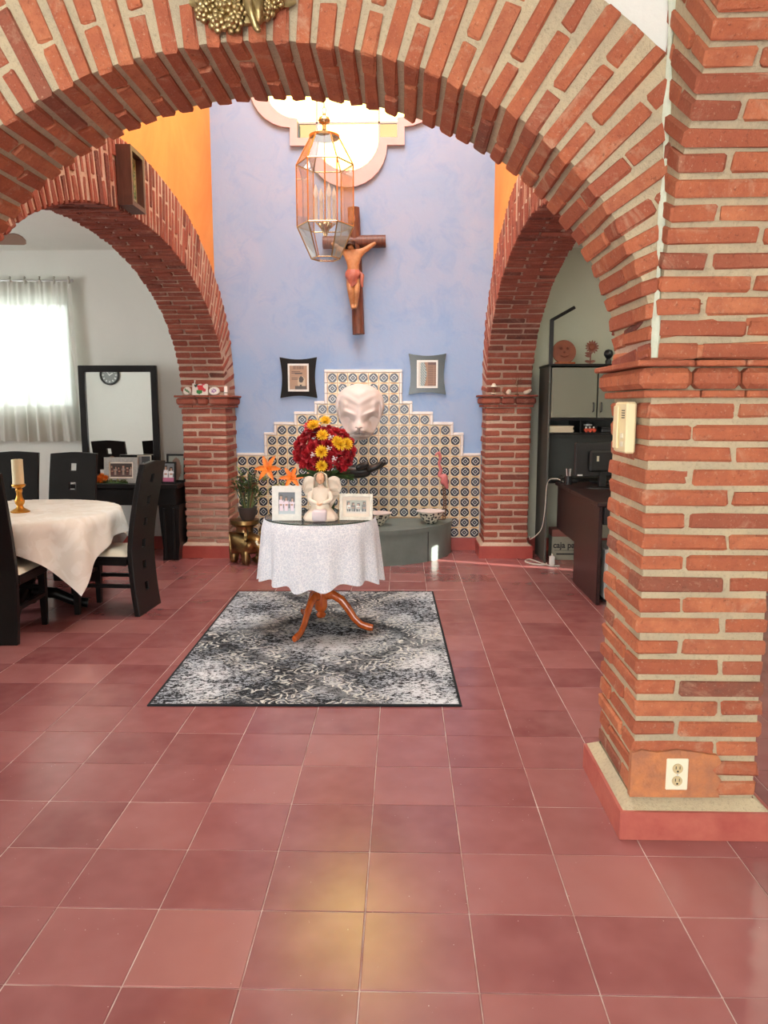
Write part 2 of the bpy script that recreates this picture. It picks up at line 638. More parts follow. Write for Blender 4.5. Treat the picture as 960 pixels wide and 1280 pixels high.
# woods, metals, stone and the rest
def wood(key, a, b, rough=0.3, st=(3, 3, 30), coat=None):
    g = NT(key)
    nz = g.noise(3.0, 5, 0.6, g.stretch(*st), 0.4)
    col = g.mix(g.step(nz, 0.35, 0.65), a, b)
    MAT[key] = g.done(g.bsdf(col, rough, 0, g.bump(nz, 0.05), coat=coat))
wood('orange_wood', (0.50, 0.11, 0.018), (0.34, 0.06, 0.012), 0.22, (12, 12, 3), 0.4)
wood('brown_wood', (0.115, 0.042, 0.028), (0.075, 0.026, 0.018), 0.5, (14, 14, 2))
wood('cross_wood', (0.17, 0.06, 0.032), (0.09, 0.03, 0.018), 0.45, (20, 20, 3))
wood('desk_wood', (0.030, 0.011, 0.011), (0.020, 0.008, 0.008), 0.34, (3, 3, 20))
simple('black_wood', (0.008, 0.007, 0.007), 0.33, c2=(0.011, 0.010, 0.010), scale=9, spec=0.25)
simple('black_matte', (0.012, 0.012, 0.012), 0.6)
simple('black_plastic', (0.014, 0.014, 0.015), 0.35)
simple('black_stone', (0.012, 0.011, 0.011), 0.28, bump=0.1, scale=8)
simple('brass', (0.72, 0.54, 0.30), 0.25, 1.0)
simple('brass_dark', (0.36, 0.22, 0.10), 0.3, 1.0)
simple('old_gold', (0.52, 0.42, 0.22), 0.34, 1.0, c2=(0.24, 0.17, 0.07), scale=14, bump=0.2)
simple('candle_gold', (0.62, 0.30, 0.05), 0.3, 0.85)
simple('bronze', (0.42, 0.27, 0.10), 0.32, 1.0, c2=(0.16, 0.10, 0.05), scale=12, bump=0.3, bscale=40)
simple('steel', (0.55, 0.55, 0.55), 0.3, 1.0)
simple('silver_frame', (0.46, 0.42, 0.35), 0.4, 0.5, c2=(0.34, 0.30, 0.25), scale=30, bump=0.2)
simple('grey_frame', (0.30, 0.29, 0.27), 0.5, 0.2, c2=(0.40, 0.39, 0.36), scale=60)
simple('white_frame', (0.80, 0.82, 0.78), 0.5, c2=(0.70, 0.73, 0.70), scale=40, bump=0.2, bscale=90)
simple('stone_grey', (0.175, 0.215, 0.20), 0.38, c2=(0.12, 0.155, 0.145), scale=4, bump=0.25, bscale=18)
simple('plaster_white', (0.80, 0.70, 0.68), 0.6, c2=(0.74, 0.66, 0.61), scale=5, bump=0.15, bscale=22)
simple('figurine_cream', (0.80, 0.72, 0.60), 0.55, c2=(0.70, 0.60, 0.50), scale=9)
simple('figurine_lilac', (0.70, 0.62, 0.66), 0.55)
simple('figurine_skin', (0.70, 0.40, 0.24), 0.55)
simple('figurine_hair', (0.78, 0.70, 0.56), 0.6)
simple('carved_skin', (0.52, 0.27, 0.12), 0.45, c2=(0.40, 0.18, 0.075), scale=26)
simple('carved_hair', (0.035, 0.014, 0.010), 0.5)
simple('carved_cloth', (0.36, 0.10, 0.075), 0.5, c2=(0.46, 0.17, 0.12), scale=25)
simple('wax', (0.86, 0.76, 0.50), 0.5)
simple('ivory', (0.80, 0.70, 0.42), 0.4)
simple('ivory_light', (0.80, 0.76, 0.58), 0.4)
simple('socket', (0.55, 0.44, 0.24), 0.4)
simple('dark_hole', (0.01, 0.01, 0.01), 0.8)
simple('rose_red', (0.34, 0.008, 0.012), 0.55, c2=(0.50, 0.02, 0.035), scale=30, var=0.25)
simple('mum_yellow', (0.85, 0.50, 0.015), 0.6, c2=(0.90, 0.62, 0.04), scale=30)
simple('lily_orange', (0.85, 0.26, 0.02), 0.5, c2=(0.75, 0.15, 0.01), scale=20)
simple('leaf_green', (0.035, 0.075, 0.022), 0.5, c2=(0.06, 0.12, 0.03), scale=20)
simple('leaf_pale', (0.20, 0.25, 0.06), 0.5, c2=(0.12, 0.17, 0.05), scale=20)
simple('dry_brown', (0.20, 0.09, 0.04), 0.7, c2=(0.12, 0.06, 0.03), scale=20)
simple('pot_dark', (0.05, 0.04, 0.035), 0.4)
simple('flamingo_pink', (0.62, 0.20, 0.19), 0.45, c2=(0.50, 0.13, 0.14), scale=15)
simple('cabinet_green', (0.185, 0.195, 0.150), 0.45)
simple('cabinet_side', (0.075, 0.080, 0.070), 0.45)
simple('terracotta', (0.30, 0.085, 0.035), 0.6, c2=(0.20, 0.05, 0.025), scale=14, bump=0.3)
simple('sunflower_wood', (0.20, 0.05, 0.025), 0.35)
simple('paper', (0.62, 0.55, 0.42), 0.8)
simple('toy_red', (0.55, 0.06, 0.02), 0.4)
simple('cardboard', (0.34, 0.34, 0.27), 0.8, c2=(0.28, 0.28, 0.22), scale=5)
simple('cardboard_red', (0.26, 0.10, 0.08), 0.8)
simple('white_plastic', (0.78, 0.78, 0.74), 0.4)
simple('cable_white', (0.62, 0.58, 0.52), 0.5)
simple('cable_black', (0.015, 0.015, 0.015), 0.5)
simple('fan_blade', (0.30, 0.20, 0.15), 0.5)
simple('fabric_black', (0.008, 0.008, 0.008), 0.9)
simple('clock_face', (0.20, 0.21, 0.20), 0.5)
simple('ink', (0.03, 0.03, 0.03), 0.6)
simple('candle_tube', (0.72, 0.66, 0.60), 0.45)
simple('bulb', (0.90, 0.90, 0.86), 0.08)

# spotted bowl
g = NT('spotted')
v = g.step(g.voronoi(34, rand=0.7), 0.47, 0.42)
MAT['spotted'] = g.done(g.bsdf(g.mix(v, (0.72, 0.68, 0.55), (0.015, 0.015, 0.015)), 0.3))
simple('bowl_rim', (0.72, 0.62, 0.58), 0.4)
# printed colour held by the sheet itself
g = NT('print')
at = g.n('VertexColor'); at.layer_name = 'print'
MAT['print'] = g.done(g.bsdf(at.outputs[0], 0.35))
# ------------------------------------------------------------------ the building
XL, XLO = -1.67, -2.09          # faces of the dining-side arch wall
XR, XRO = 0.785, 1.21           # faces of the study-side arch wall
YF, YFB = 2.48, 2.92            # faces of the entrance arch wall
YB, WALL = 7.25, 7.70           # front of the rear pillars, rear wall
TOP = 6.0

# --- floor -------------------------------------------------------
PX, PY, PT = 0.198, 2.04, 0.302
fb = MB()
fb.box(-5.7, 4.1, -3.1, 7.9, -0.12, -0.0022)
floor = structure(fb.build('floor', MAT['grout']), 'glossy dark red cement tile floor with pale joints')
h = PT / 2 - 0.0018
tile_meshes = []
for s in range(3):
    b = MB()
    b.box(-h, h, -h, h, -0.025, 0.0, 0.0016)
    tile_meshes.append(b.mesh('floor_tile'))
cells = []
for i in range(-20, 14):
    for j in range(-18, 20):
        cx, cy = PX + (i + .5) * PT, PY + (j + .5) * PT
        if not (-5.6 < cx < 4.0 and -3.0 < cy < 7.75):
            continue
        cells.append((cx, cy))
def in_view(c):
    x, y = c
    if not (1.15 < y < 7.75 and -0.56 * y - 0.1 < x < 0.51 * y + 0.1):
        return False
    if -1.1 < x < 0.1 and 3.8 < y < 5.65:      # under the rug
        return False
    if x > 0.335 * y + 0.25 and y > 2.9:       # behind the brick pillar
        return False
    if x < -2.2 and y > 6.9:
        return False
    return True
vis = sorted([c for c in cells if in_view(c)], key=lambda c: c[1])[:300]
vset = set(vis)
for k, (cx, cy) in enumerate(vis):
    link('floor_tile', tile_meshes[k % 3], MAT['floor_tile'], floor, (cx, cy, rnd.uniform(-0.0005, 0.0005)), (rnd.uniform(-.0022, .0022), rnd.uniform(-.0022, .0022), (k * 7 % 4) * pi / 2))
rest = MB()
for c in cells:
    if c not in vset:
        rest.box(c[0] - h, c[0] + h, c[1] - h, c[1] + h, -0.025, 0)
ro = rest.build('floor_tile_field', MAT['floor_tile'], floor)
ro['kind'] = 'stuff'

# --- bricks ------------------------------------------------------
BR = {}
def brick_mesh(L, D, T, mat):
    key = (round(L, 3), round(D, 3), round(T, 3), mat)
    if key not in BR:
        pool = []
        for s in range(4):
            b = MB()
            b.box(-L / 2, L / 2, -D / 2, D / 2, -T / 2, T / 2, 0.0065)
            r = random.Random(hash(key[:3]) % 1000 + s)
            b.v = [(x + r.uniform(-.0042, .0042), y + r.uniform(-.0042, .0042), z + r.uniform(-.0036, .0036)) for x, y, z in b.v]
            me = b.mesh('brick')
            me.materials.append(MAT[mat])
            pool.append(me)
        BR[key] = pool
    return rnd.choice(BR[key])

def lay(parent, L, D, T, mat, M):
    o = bpy.data.objects.new('brick', brick_mesh(L, D, T, mat))
    COL.objects.link(o)
    o.parent = parent
    o.matrix_local = M
    return o

def basis(rx, ry, rz, p):
    return Matrix(((rx[0], ry[0], rz[0], p[0]), (rx[1], ry[1], rz[1], p[1]), (rx[2], ry[2], rz[2], p[2]), (0, 0, 0, 1)))

def arch(parent, plane, c, a, b, zs, w0, w1, mat, mortar, th0=0.0, th1=pi, t=0.42, pitch=0.0665, clip=None, inset=0.009, gaps=(0.016, 0.019, 0.022)):
    """plane 'x': the arch spans x and is w deep in y; plane 'y': spans y and is w deep in x (w0 is the face that shows)"""
    W = (lambda u, w, z: Vector((u, w, z))) if plane == 'x' else (lambda u, w, z: Vector((w, u, z)))
    sgn = 1 if w1 > w0 else -1
    dep = abs(w1 - w0)
    # mortar ring
    n = 96
    ring = []
    for i in range(n + 1):
        th = th0 + (th1 - th0) * i / n
        nu, nz = cos(th) / a, sin(th) / b
        l = sqrt(nu * nu + nz * nz)
        nu, nz = nu / l, nz / l
        ring.append((c + a * cos(th), zs + b * sin(th), nu, nz))
    mb = MB()
    vs, fs = [], []
    for (u, z, nu, nz) in ring:
        for r, w in ((0.010, w0 + sgn * inset), (t, w0 + sgn * inset), (t, w1 - sgn * inset), (0.010, w1 - sgn * inset)):
            vs.append(W(u + nu * r, w, z + nz * r))
    for i in range(n):
        for k in range(4):
            p, q = i * 4 + k, i * 4 + (k + 1) % 4
            fs.append((p, q, q + 4, p + 4))
    fs += [(0, 1, 2, 3), tuple(n * 4 + k for k in range(4))]
    mb.add(vs, fs)
    mb.build('mortar_joint', MAT[mortar], parent)
    # courses, equal steps along the intrados
    N = 2000
    cum, prev, s = [0.0], None, 0.0
    pts = []
    for i in range(N + 1):
        th = th0 + (th1 - th0) * i / N
        p = (c + a * cos(th), zs + b * sin(th))
        if prev:
            s += math.dist(p, prev)
            cum.append(s)
        prev = p
        pts.append(th)
    cnt = int(s / pitch)
    step = s / cnt
    k = 0
    for ci in range(cnt):
        target = (ci + .5) * step
        while cum[k] < target:
            k += 1
        th = pts[k] + rnd.uniform(-.002, .002)
        nu, nz = cos(th) / a, sin(th) / b
        l = sqrt(nu * nu + nz * nz)
        nu, nz = nu / l, nz / l
        u, z = c + a * cos(th), zs + b * sin(th)
        rx = W(nu, 0, nz)
        ry = W(0, 1, 0)
        rz = rx.cross(ry)
        T = step - rnd.choice(gaps)
        T = round(T, 3)
        rs = [(0.0, 0.28), (0.293, 0.42)] if ci % 2 else [(0.0, 0.13), (0.143, 0.42)]
        dl = 0.278 if (ci // 1) % 2 else 0.135
        dsp = [(0.0, dl), (dl + 0.014, dep)]
        for di, (d0, d1) in enumerate(dsp):
            for ri, (r0, r1) in enumerate(rs):
                if di == 1 and ri == 1:
                    continue
                L, D = round(r1 - r0, 3), round(d1 - d0, 3)
                pr = -rnd.uniform(0.0, 0.006) if ri == 0 else 0
                rm = (r0 + r1) / 2 + pr
                wm = w0 + sgn * ((d0 + d1) / 2 + (rnd.uniform(-.005, .003) if di == 0 else rnd.uniform(-.003, .005)))
                p = W(u + nu * rm, wm, z + nz * rm)
                if clip and not clip(p):
                    continue
                lay(parent, L, D, T, mat, basis(rx, ry, rz, p))

def pillar(label, x0, x1, y0, y1, z0, z1, mat, mortar, cap0, cap1, base, engaged=False, low_mat=None, worn=False):
    core = MB()
    core.box(x0 + .009, x1 - .009, y0 + .009, y1 - (.009 if not engaged else 0), 0, cap1 + 0.03)
    P = structure(core.build('brick_pillar', MAT[mortar]), label)
    pitch = 0.0702
    n = int(round((z1 - z0) / pitch))
    pitch = (z1 - z0) / n
    T = round(pitch - 0.021, 3)
    S, Hh = 0.275, 0.135
    wx, wy = x1 - x0, y1 - y0
    for i in range(n):
        zc = z0 + (i + .5) * pitch
        jit = lambda: rnd.uniform(-.004, .004)
        ev = i % 2 == 0
        sx = round(wx - Hh - 0.016, 3)      # stretcher length along x
        sy = round(wy - Hh - 0.016, 3)
        fl = (lambda x: x) if ev else (lambda x: x0 + x1 - x)
        items = [(fl(x0 + sx / 2), y0 + Hh / 2, sx, Hh),                      # front stretcher
                 (fl(x1 - Hh / 2), y0 + sy / 2, Hh, sy),                      # right (left) stretcher, its header in front
                 (fl(x0 + Hh / 2), y1 - sy / 2, Hh, sy)]
        if not engaged:
            items.append((fl(x1 - sx / 2), y1 - Hh / 2, sx, Hh))
        for (cx, cy, L, D) in items:
            lay(P, round(L, 3), round(D, 3), T, low_mat if low_mat and zc < .60 else mat, Matrix.Translation((cx + jit(), cy + jit(), zc + rnd.uniform(-.002, .002))) @ Matrix.Rotation(rnd.uniform(-.01, .01), 4, 'Z'))
    # capital: thin tile, rounded course, thin tile
    e = [0.030, 0.048, 0.060]
    hgt = cap1 - cap0
    yb = y1 + 0.04 if not engaged else y1
    for (za, zb, o, ch, nm) in ((cap0, cap0 + hgt * .2, 0.022, 0.004, 'capital_tile'), (cap0 + hgt * .24, cap0 + hgt * .80, 0.042, 0.016, 'capital_brick'), (cap0 + hgt * .84, cap1, 0.056, 0.004, 'capital_tile')):
        xs = [x0 - o, x0 + wx * rnd.uniform(.25, .4), x0 + wx * rnd.uniform(.6, .75), x1 + o]
        for q in range(3):
            c = MB()
            c.box(xs[q] + (.003 if q else 0), xs[q + 1] - (.003 if q < 2 else 0), y0 - o, (y1 + o) if not engaged else y1, za, zb, ch)
            c.build(nm, MAT[mat], P)
    # red skirting round the foot
    sk = MB()
    bo = 0.045
    sk.prism([(x0 - bo, y0 - bo), (x1 + bo, y0 - bo), (x1 + bo, y1 + (bo if not engaged else 0)), (x0 - bo, y1 + (bo if not engaged else 0))],
             lambda u, v: (u, v, 0.0), lambda u, v: (u, v, base))
    sk.build('skirting', MAT['red_paint_worn' if worn else 'red_paint'], P)
    lg = MB()
    lg.add([(x0 - bo + .012, y0 - bo + .012, base), (x1 + bo - .012, y0 - bo + .012, base), (x1 + bo - .012, y1 + bo * (not engaged), base), (x0 - bo + .012, y1 + bo * (not engaged), base),
            (x0 + .004, y0 + .004, base + .03), (x1 - .004, y0 + .004, base + .03), (x1 - .004, y1, base + .03), (x0 + .004, y1, base + .03)],
           [(0, 1, 5, 4), (1, 2, 6, 5), (2, 3, 7, 6), (3, 0, 4, 7)])
    lg.build('mortar_ledge', MAT[mortar], P)
    return P

PIL = pillar('tall red brick pillar with pale mortar, a wall outlet at its foot', XR, XRO, YF, YFB, 0.13, 1.48, 'brick', 'mortar', 1.485, 1.60, 0.10, worn=True)
PIL2 = pillar('red brick pillar with pale mortar at the other foot of the entrance arch', XLO - .12, XL - .12, YF, YFB, 0.13, 1.48, 'brick', 'mortar', 1.485, 1.60, 0.10, worn=True)
PBL = pillar('dark red brick pillar with painted tiles on its ledge', XLO, XL, YB, WALL, 0.12, 1.44, 'brick_red', 'mortar_pink', 1.44, 1.555, 0.12, engaged=True, low_mat='brick_pale')
PBR = pillar('dark red brick pillar with little figures on its ledge', XR, XRO, YB + 0.05, WALL, 0.12, 1.445, 'brick_red', 'mortar_pink', 1.445, 1.56, 0.12, engaged=True)

# orange cement patch round the outlet at the foot of the near pillar
pt = MB()
pp = [(XR - .004, .135), (XR + .17, .135), (XR + .30, .137), (XR + .288, .165), (XR + .302, .20), (XR + .27, .235), (XR + .30, .262), (XR + .285, .287),
      (XR + .21, .298), (XR + .15, .306), (XR + .08, .296), (XR + .03, .304), (XR - .004, .292)]
pt.prism(pp, lambda u, v: (u, YF - .008, v), lambda u, v: (u, YF + .02, v))
pt.build('cement_patch', MAT['patch'], PIL)

# --- entrance arch wall ------------------------------------------
CX, CA, CB = (XL + XR) / 2, (XR - XL) / 2, 0.965
ZS = 1.585
def extrados(c, a, b, zs, t, n=48, th0=0.0, th1=pi):
    out = []
    for i in range(n + 1):
        th = th0 + (th1 - th0) * i / n
        nu, nz = cos(th) / a, sin(th) / b
        l = sqrt(nu * nu + nz * nz)
        out.append((c + a * cos(th) + nu / l * t, zs + b * sin(th) + nz / l * t))
    return out
ex = extrados(CX, CA, CB, ZS, 0.40)
wf = MB()
poly = ex + [(ex[-1][0] - .02, TOP), (ex[0][0] + .02, TOP)]
wf.prism(poly, lambda u, v: (u, YF + .03, v), lambda u, v: (u, YFB - .03, v))
WF = structure(wf.build('wall_front', MAT['white_plaster']), 'white plaster wall above the broad orange brick entrance arch')
arch(WF, 'x', CX, CA, CB, ZS, YF, YFB, 'brick', 'mortar')

# --- side arch walls ---------------------------------------------
def side_wall(name, label, w0, w1, wall0, wall1, plaster_face, back_mat, yb):
    c, a = (YFB + yb) / 2, (yb - YFB) / 2
    b, zs = 1.045, 1.575
    ex = extrados(c, a, b, zs, 0.40)
    ex = [p for p in ex if YFB < p[0] < WALL]
    poly = [(WALL, ex[0][1])] + ex + [(YFB, ex[-1][1]), (YFB, TOP), (WALL, TOP)]
    m = MB()
    m.prism(poly, lambda u, v: (wall0, u, v), lambda u, v: ((wall0 + wall1) / 2, u, v))
    o = structure(m.build(name, MAT[plaster_face]), label)
    m = MB()
    m.prism(poly, lambda u, v: ((wall0 + wall1) / 2 + (.001 if wall1 > wall0 else -.001), u, v), lambda u, v: (wall1, u, v))
    m.build('plaster_face', MAT[back_mat], o)
    arch(o, 'y', c, a, b, zs, w0, w1, 'brick_red', 'mortar_pink', inset=0.004, gaps=(0.018, 0.022, 0.026))
    return o
WL = side_wall('wall_left', 'orange plaster wall over the long brick arch to the dining room', XL, XLO, -1.85, -2.06, 'orange_plaster', 'white_plaster', YB)
WR = side_wall('wall_right', 'orange plaster wall over the long brick arch to the study', XR, XRO, 0.875, 1.18, 'orange_plaster', 'pale_green_plaster', YB + 0.05)

# --- arch from the near pillar towards the viewer ------------------
CCY, CCA, CCB = YF - 2.0, 2.0, 1.5
ex2 = extrados(CCY, CCA, CCB, 1.60, 0.40, 40, 0, pi * 0.72)
k0 = next(i for i, p in enumerate(ex2) if p[0] < YF - .01)
poly = [(YF - .01, ex2[k0][1] - .02)] + ex2[k0:] + [(ex2[-1][0], 3.65), (YF - .01, 3.65)]
pl2 = []
for p in poly:
    if not pl2 or math.dist(p, pl2[-1]) > 1e-5:
        pl2.append(p)
wp = MB()
wp.prism(pl2, lambda u, v: (XR + .04, u, v), lambda u, v: (XRO - .03, u, v))
WP = structure(wp.build('wall_near_right', MAT['white_plaster']), 'white wall above the brick arch that springs towards the viewer')
arch(WP, 'y', CCY, CCA, CCB, 1.60, XR + .012, XRO, 'brick', 'mortar', 0, pi * 0.72, clip=lambda p: p.y < YF + 0.18)
sm = MB()
sm.tube([(XR + .014 + rnd.uniform(-.003, .003), YF + .004, 1.61 + 0.09 * i) for i in range(13)], [0.011 + 0.005 * sin(i * 1.7) for i in range(13)], 7)
sm.build('mortar_seam', MAT['mortar_mint'], WP, 40)

# --- rear walls ----------------------------------------------------
QX, QZ = -0.535, 4.457                  # centre of the cross-shaped window
def quatre(s, r, n=14):
    """square of half-side s with a round lobe of radius r on each side"""
    pts = []
    for k in range(4):
        a0 = k * pi / 2
        ca, sa = cos(a0), sin(a0)
        loc = [(s, -s)] + [(s + r * cos(-pi / 2 + pi * i / n), r * sin(-pi / 2 + pi * i / n)) for i in range(n + 1)]
        pts += [(QX + x * ca - y * sa, QZ + x * sa + y * ca) for x, y in loc]
    return pts
inner = quatre(0.475, 0.30)
outer = quatre(0.545, 0.38)
wb = MB()
wb.prism([(XLO, 0), (XRO, 0), (XRO, TOP), (XLO, TOP)], lambda u, v: (u, WALL, v), lambda u, v: (u, WALL + .2, v), [inner])
WB = structure(wb.build('wall_back', MAT['blue_plaster']), 'mottled blue plaster wall with stepped painted tile panel')
dh = [(-4.35, 1.42), (-3.33, 1.42), (-3.33, 2.50), (-4.35, 2.50)]
m = MB()
m.prism([(-5.7, 0), (XLO, 0), (XLO, 3.0), (-5.7, 3.0)], lambda u, v: (u, WALL, v), lambda u, v: (u, WALL + .2, v), [dh])
WD = structure(m.build('wall_dining_back', MAT['white_plaster']), 'white dining room wall behind the curtain and mirror')
m = MB()
m.box(XRO, 4.1, WALL, WALL + .2, 0, 3.0)
structure(m.build('wall_study_back', MAT['pale_green_plaster']), 'pale green study wall behind the tall hutch')

# rooms out of view that close the house in
m = MB()
m.prism([(2.78, 0), (WALL + .2, 0), (WALL + .2, 3.0), (2.78, 3.0)], lambda u, v: (-5.6, u, v), lambda u, v: (-5.75, u, v), [[(4.2, 1.0), (5.8, 1.0), (5.8, 2.5), (4.2, 2.5)]])
structure(m.build('wall_dining_left', MAT['white_plaster']), 'white side wall of the dining room')
m = MB(); m.box(-5.6, XLO, 2.78, 2.9, 0, 3.6)
structure(m.build('wall_dining_front', MAT['white_plaster']), 'white dining room wall that carries the clock')
m = MB(); m.box(-5.6, -1.95, 2.9, WALL, 2.97, 3.1)
structure(m.build('ceiling_dining', MAT['white_plaster']), 'white dining room ceiling')
m = MB(); m.box(1.1, 4.1, 2.9, WALL, 2.97, 3.1)
structure(m.build('ceiling_study', MAT['white_plaster']), 'white study ceiling')
m = MB(); m.box(-3.2, 4.1, -3.2, YF + .05, 3.6, 3.75)
structure(m.build('ceiling_near', MAT['white_plaster']), 'white ceiling of the entrance room')
m = MB(); m.box(-3.2, -3.05, -3.2, 2.8, 0, 3.65)
structure(m.build('wall_near_left', MAT['white_plaster']), 'white side wall of the entrance room')
m = MB()
m.prism([(-3.2, 0), (4.1, 0), (4.1, 3.7), (-3.2, 3.7)], lambda u, v: (u, -3.2, v), lambda u, v: (u, -3.35, v), [[(-2.5, .2), (0.7, .2), (0.7, 2.9), (-2.5, 2.9)]])
structure(m.build('wall_near_back', MAT['white_plaster']), 'white wall with the wide garden door')
m = MB()
slit = [(5.86, 0.012), (5.98, 0.012), (5.98, 0.69), (5.86, 0.69)]
m.prism([(-3.3, 0), (WALL + .2, 0), (WALL + .2, 3.7), (-3.3, 3.7)], lambda u, v: (4.0, u, v), lambda u, v: (4.1, u, v), [slit, [(1.300, 0.53), (1.314, 0.53), (1.314, 0.70), (1.300, 0.70)]])  # unseen openings shaped so the sun streaks fall on floor and basin; no door built
structure(m.build('wall_far_right', MAT['white_plaster']), 'outer study wall with a low door gap and a slit cut to shape sun streaks')
m = MB()
m.prism([(-2.1, YF), (1.25, YF), (1.25, WALL + .2), (-2.1, WALL + .2)], lambda u, v: (u, v, TOP), lambda u, v: (u, v, TOP + .12), [[(-1.51, 3.4), (0.59, 3.4), (0.59, 6.8), (-1.51, 6.8)]])
structure(m.build('ceiling', MAT['white_plaster']), 'patio ceiling with a long skylight')

# --- skirtings -------------------------------------------------------
m = MB(); m.box(XL, XR, WALL - .02, WALL, 0, .125)
structure(m.build('baseboard_back', MAT['red_paint']), 'dark red painted skirting under the tile panel')
m = MB(); m.box(-5.6, XLO, WALL - .02, WALL, 0, .13)
structure(m.build('baseboard_dining', MAT['red_paint']), 'dark red skirting of the dining room')
m = MB(); m.box(XRO, 4.0, WALL - .02, WALL, 0, .13)
structure(m.build('baseboard_study', MAT['red_paint']), 'dark red skirting of the study')

# --- cross-shaped window -----------------------------------------------
m = MB()
m.prism(outer, lambda u, v: (u, WALL - .035, v), lambda u, v: (u, WALL + .03, v), [inner])
W1 = structure(m.build('window_1', MAT['pink_trim']), 'cross-shaped lobed window with pink moulding and yellow panes')
s, r, q = 0.475, 0.30, 0.30
def pane(poly, mat):
    b = MB()
    b.prism(poly, lambda u, v: (QX + u, WALL + .10, QZ + v), lambda u, v: (QX + u, WALL + .104, QZ + v))
    b.build('pane', MAT[mat], W1)
pane([(-q, -q), (q, -q), (q, q), (-q, q)], 'pale_glass')
for k in range(4):
    rot = lambda x, y: (x * cos(k * pi / 2) - y * sin(k * pi / 2), x * sin(k * pi / 2) + y * cos(k * pi / 2))
    pane([rot(*p) for p in ((q, q), (s, q), (s, s), (q, s))], 'yellow_glass')
    pane([rot(*p) for p in [(q, -q)] + [(s + r * cos(-pi / 2 + pi * i / 14), r * sin(-pi / 2 + pi * i / 14)) for i in range(15)] + [(q, q)]], 'pale_glass')
for d in (-q, q):
    b = MB(); b.box(QX + d - .008, QX + d + .008, WALL + .09, WALL + .115, QZ - s - .1, QZ + s + .1); b.build('glazing_bar', MAT['pink_trim'], W1)
    b = MB(); b.box(QX - s - .1, QX + s + .1, WALL + .09, WALL + .115, QZ + d - .008, QZ + d + .008); b.build('glazing_bar', MAT['pink_trim'], W1)

# --- dining room window behind the curtain ------------------------------
m = MB()
m.prism([(-4.35, 1.42), (-3.33, 1.42), (-3.33, 2.50), (-4.35, 2.50)], lambda u, v: (u, WALL + .10, v), lambda u, v: (u, WALL + .14, v), [[(-4.31, 1.46), (-3.37, 1.46), (-3.37, 2.46), (-4.31, 2.46)]])
W2 = structure(m.build('window_2', MAT['white_frame']), 'dining room window with a thin grille behind the sheer curtain')
b = MB(); b.box(-4.31, -3.37, WALL + .115, WALL + .12, 1.46, 2.46); b.build('pane', MAT['window_glass'], W2)
for x in (-4.08, -3.84, -3.60):
    b = MB(); b.box(x - .006, x + .006, WALL + .16, WALL + .172, 1.44, 2.48); b.build('grille_bar', MAT['grey_frame'], W2)
for z in (1.79, 2.13):
    b = MB(); b.box(-4.33, -3.35, WALL + .158, WALL + .17, z - .006, z + .006); b.build('grille_bar', MAT['grey_frame'], W2)

# --- painted tile panel on the rear wall ----------------------------------
TP, TZ, X0T, Z0T = (XR - XL) / 24, 0.1034, XL, 0.130
span = {}
for row in range(16):          # row 0 is the lowest
    fromtop = 15 - row
    if fromtop < 3: span[row] = (9, 15)
    elif fromtop == 3: span[row] = (8, 16)
    elif fromtop == 4: span[row] = (6, 18)
    elif fromtop == 5: span[row] = (4, 20)
    elif fromtop < 8: span[row] = (3, 21)
    else: span[row] = (0, 23)
gb = MB()
for row, (c0, c1) in span.items():
    gb.box(X0T + c0 * TP, X0T + (c1 + 1) * TP, WALL - .008, WALL, Z0T + row * TZ, Z0T + (row + 1) * TZ)
gb.build('tile_grout', MAT['tile_grout'], WB)
b = MB(); b.box(-TP / 2 + .0016, TP / 2 - .0016, -.007, .006, -TZ / 2 + .0016, TZ / 2 - .0016, .0025)
tm = b.mesh('painted_tile')
for row, (c0, c1) in span.items():
    for cc in range(c0, c1 + 1):
        x, z = X0T + (cc + .5) * TP, Z0T + (row + .5) * TZ
        if z < 0.30 and abs(x + 0.43) < 0.80:       # behind the stone basin
            continue
        link('painted_tile', tm, MAT['painted_tile'], WB, (x, WALL - .008 + rnd.uniform(-.001, .001), z))
def edge_trim(x0, x1, z0, z1):
    b = MB(); b.box(x0, x1, WALL - .022, WALL, z0, z1, .006); b.build('edge_trim', MAT['white_glaze'], WB)
prev = span[0]
e = 0.030
for row in range(16):
    c0, c1 = span[row]
    up = span.get(row + 1)
    zt = Z0T + (row + 1) * TZ
    if row >= 8:
        edge_trim(X0T + c0 * TP - e, X0T + c0 * TP, zt - TZ, zt)
        edge_trim(X0T + (c1 + 1) * TP, X0T + (c1 + 1) * TP + e, zt - TZ, zt)
    if up is None:
        edge_trim(X0T + c0 * TP - e, X0T + (c1 + 1) * TP + e, zt, zt + e)
    elif up != (c0, c1):
        edge_trim(X0T + c0 * TP - (e if row >= 8 else 0), X0T + up[0] * TP - e, zt, zt + e)
        edge_trim(X0T + (up[1] + 1) * TP + e, X0T + (c1 + 1) * TP + (e if row >= 8 else 0), zt, zt + e)
# ------------------------------------------------------------------ patio: rug, little table and what stands on it
RZ = radians(1.2)
b = MB(); b.box(-.772, .772, -1.16, 1.16, 0.0005, 0.009, .003)
rug = b.build('area_rug', MAT['rug'], loc=(-.50, 4.72, 0), rot=(0, 0, RZ))
tag(rug, 'black and grey rug with worn cream scroll pattern on the red floor', 'rug')

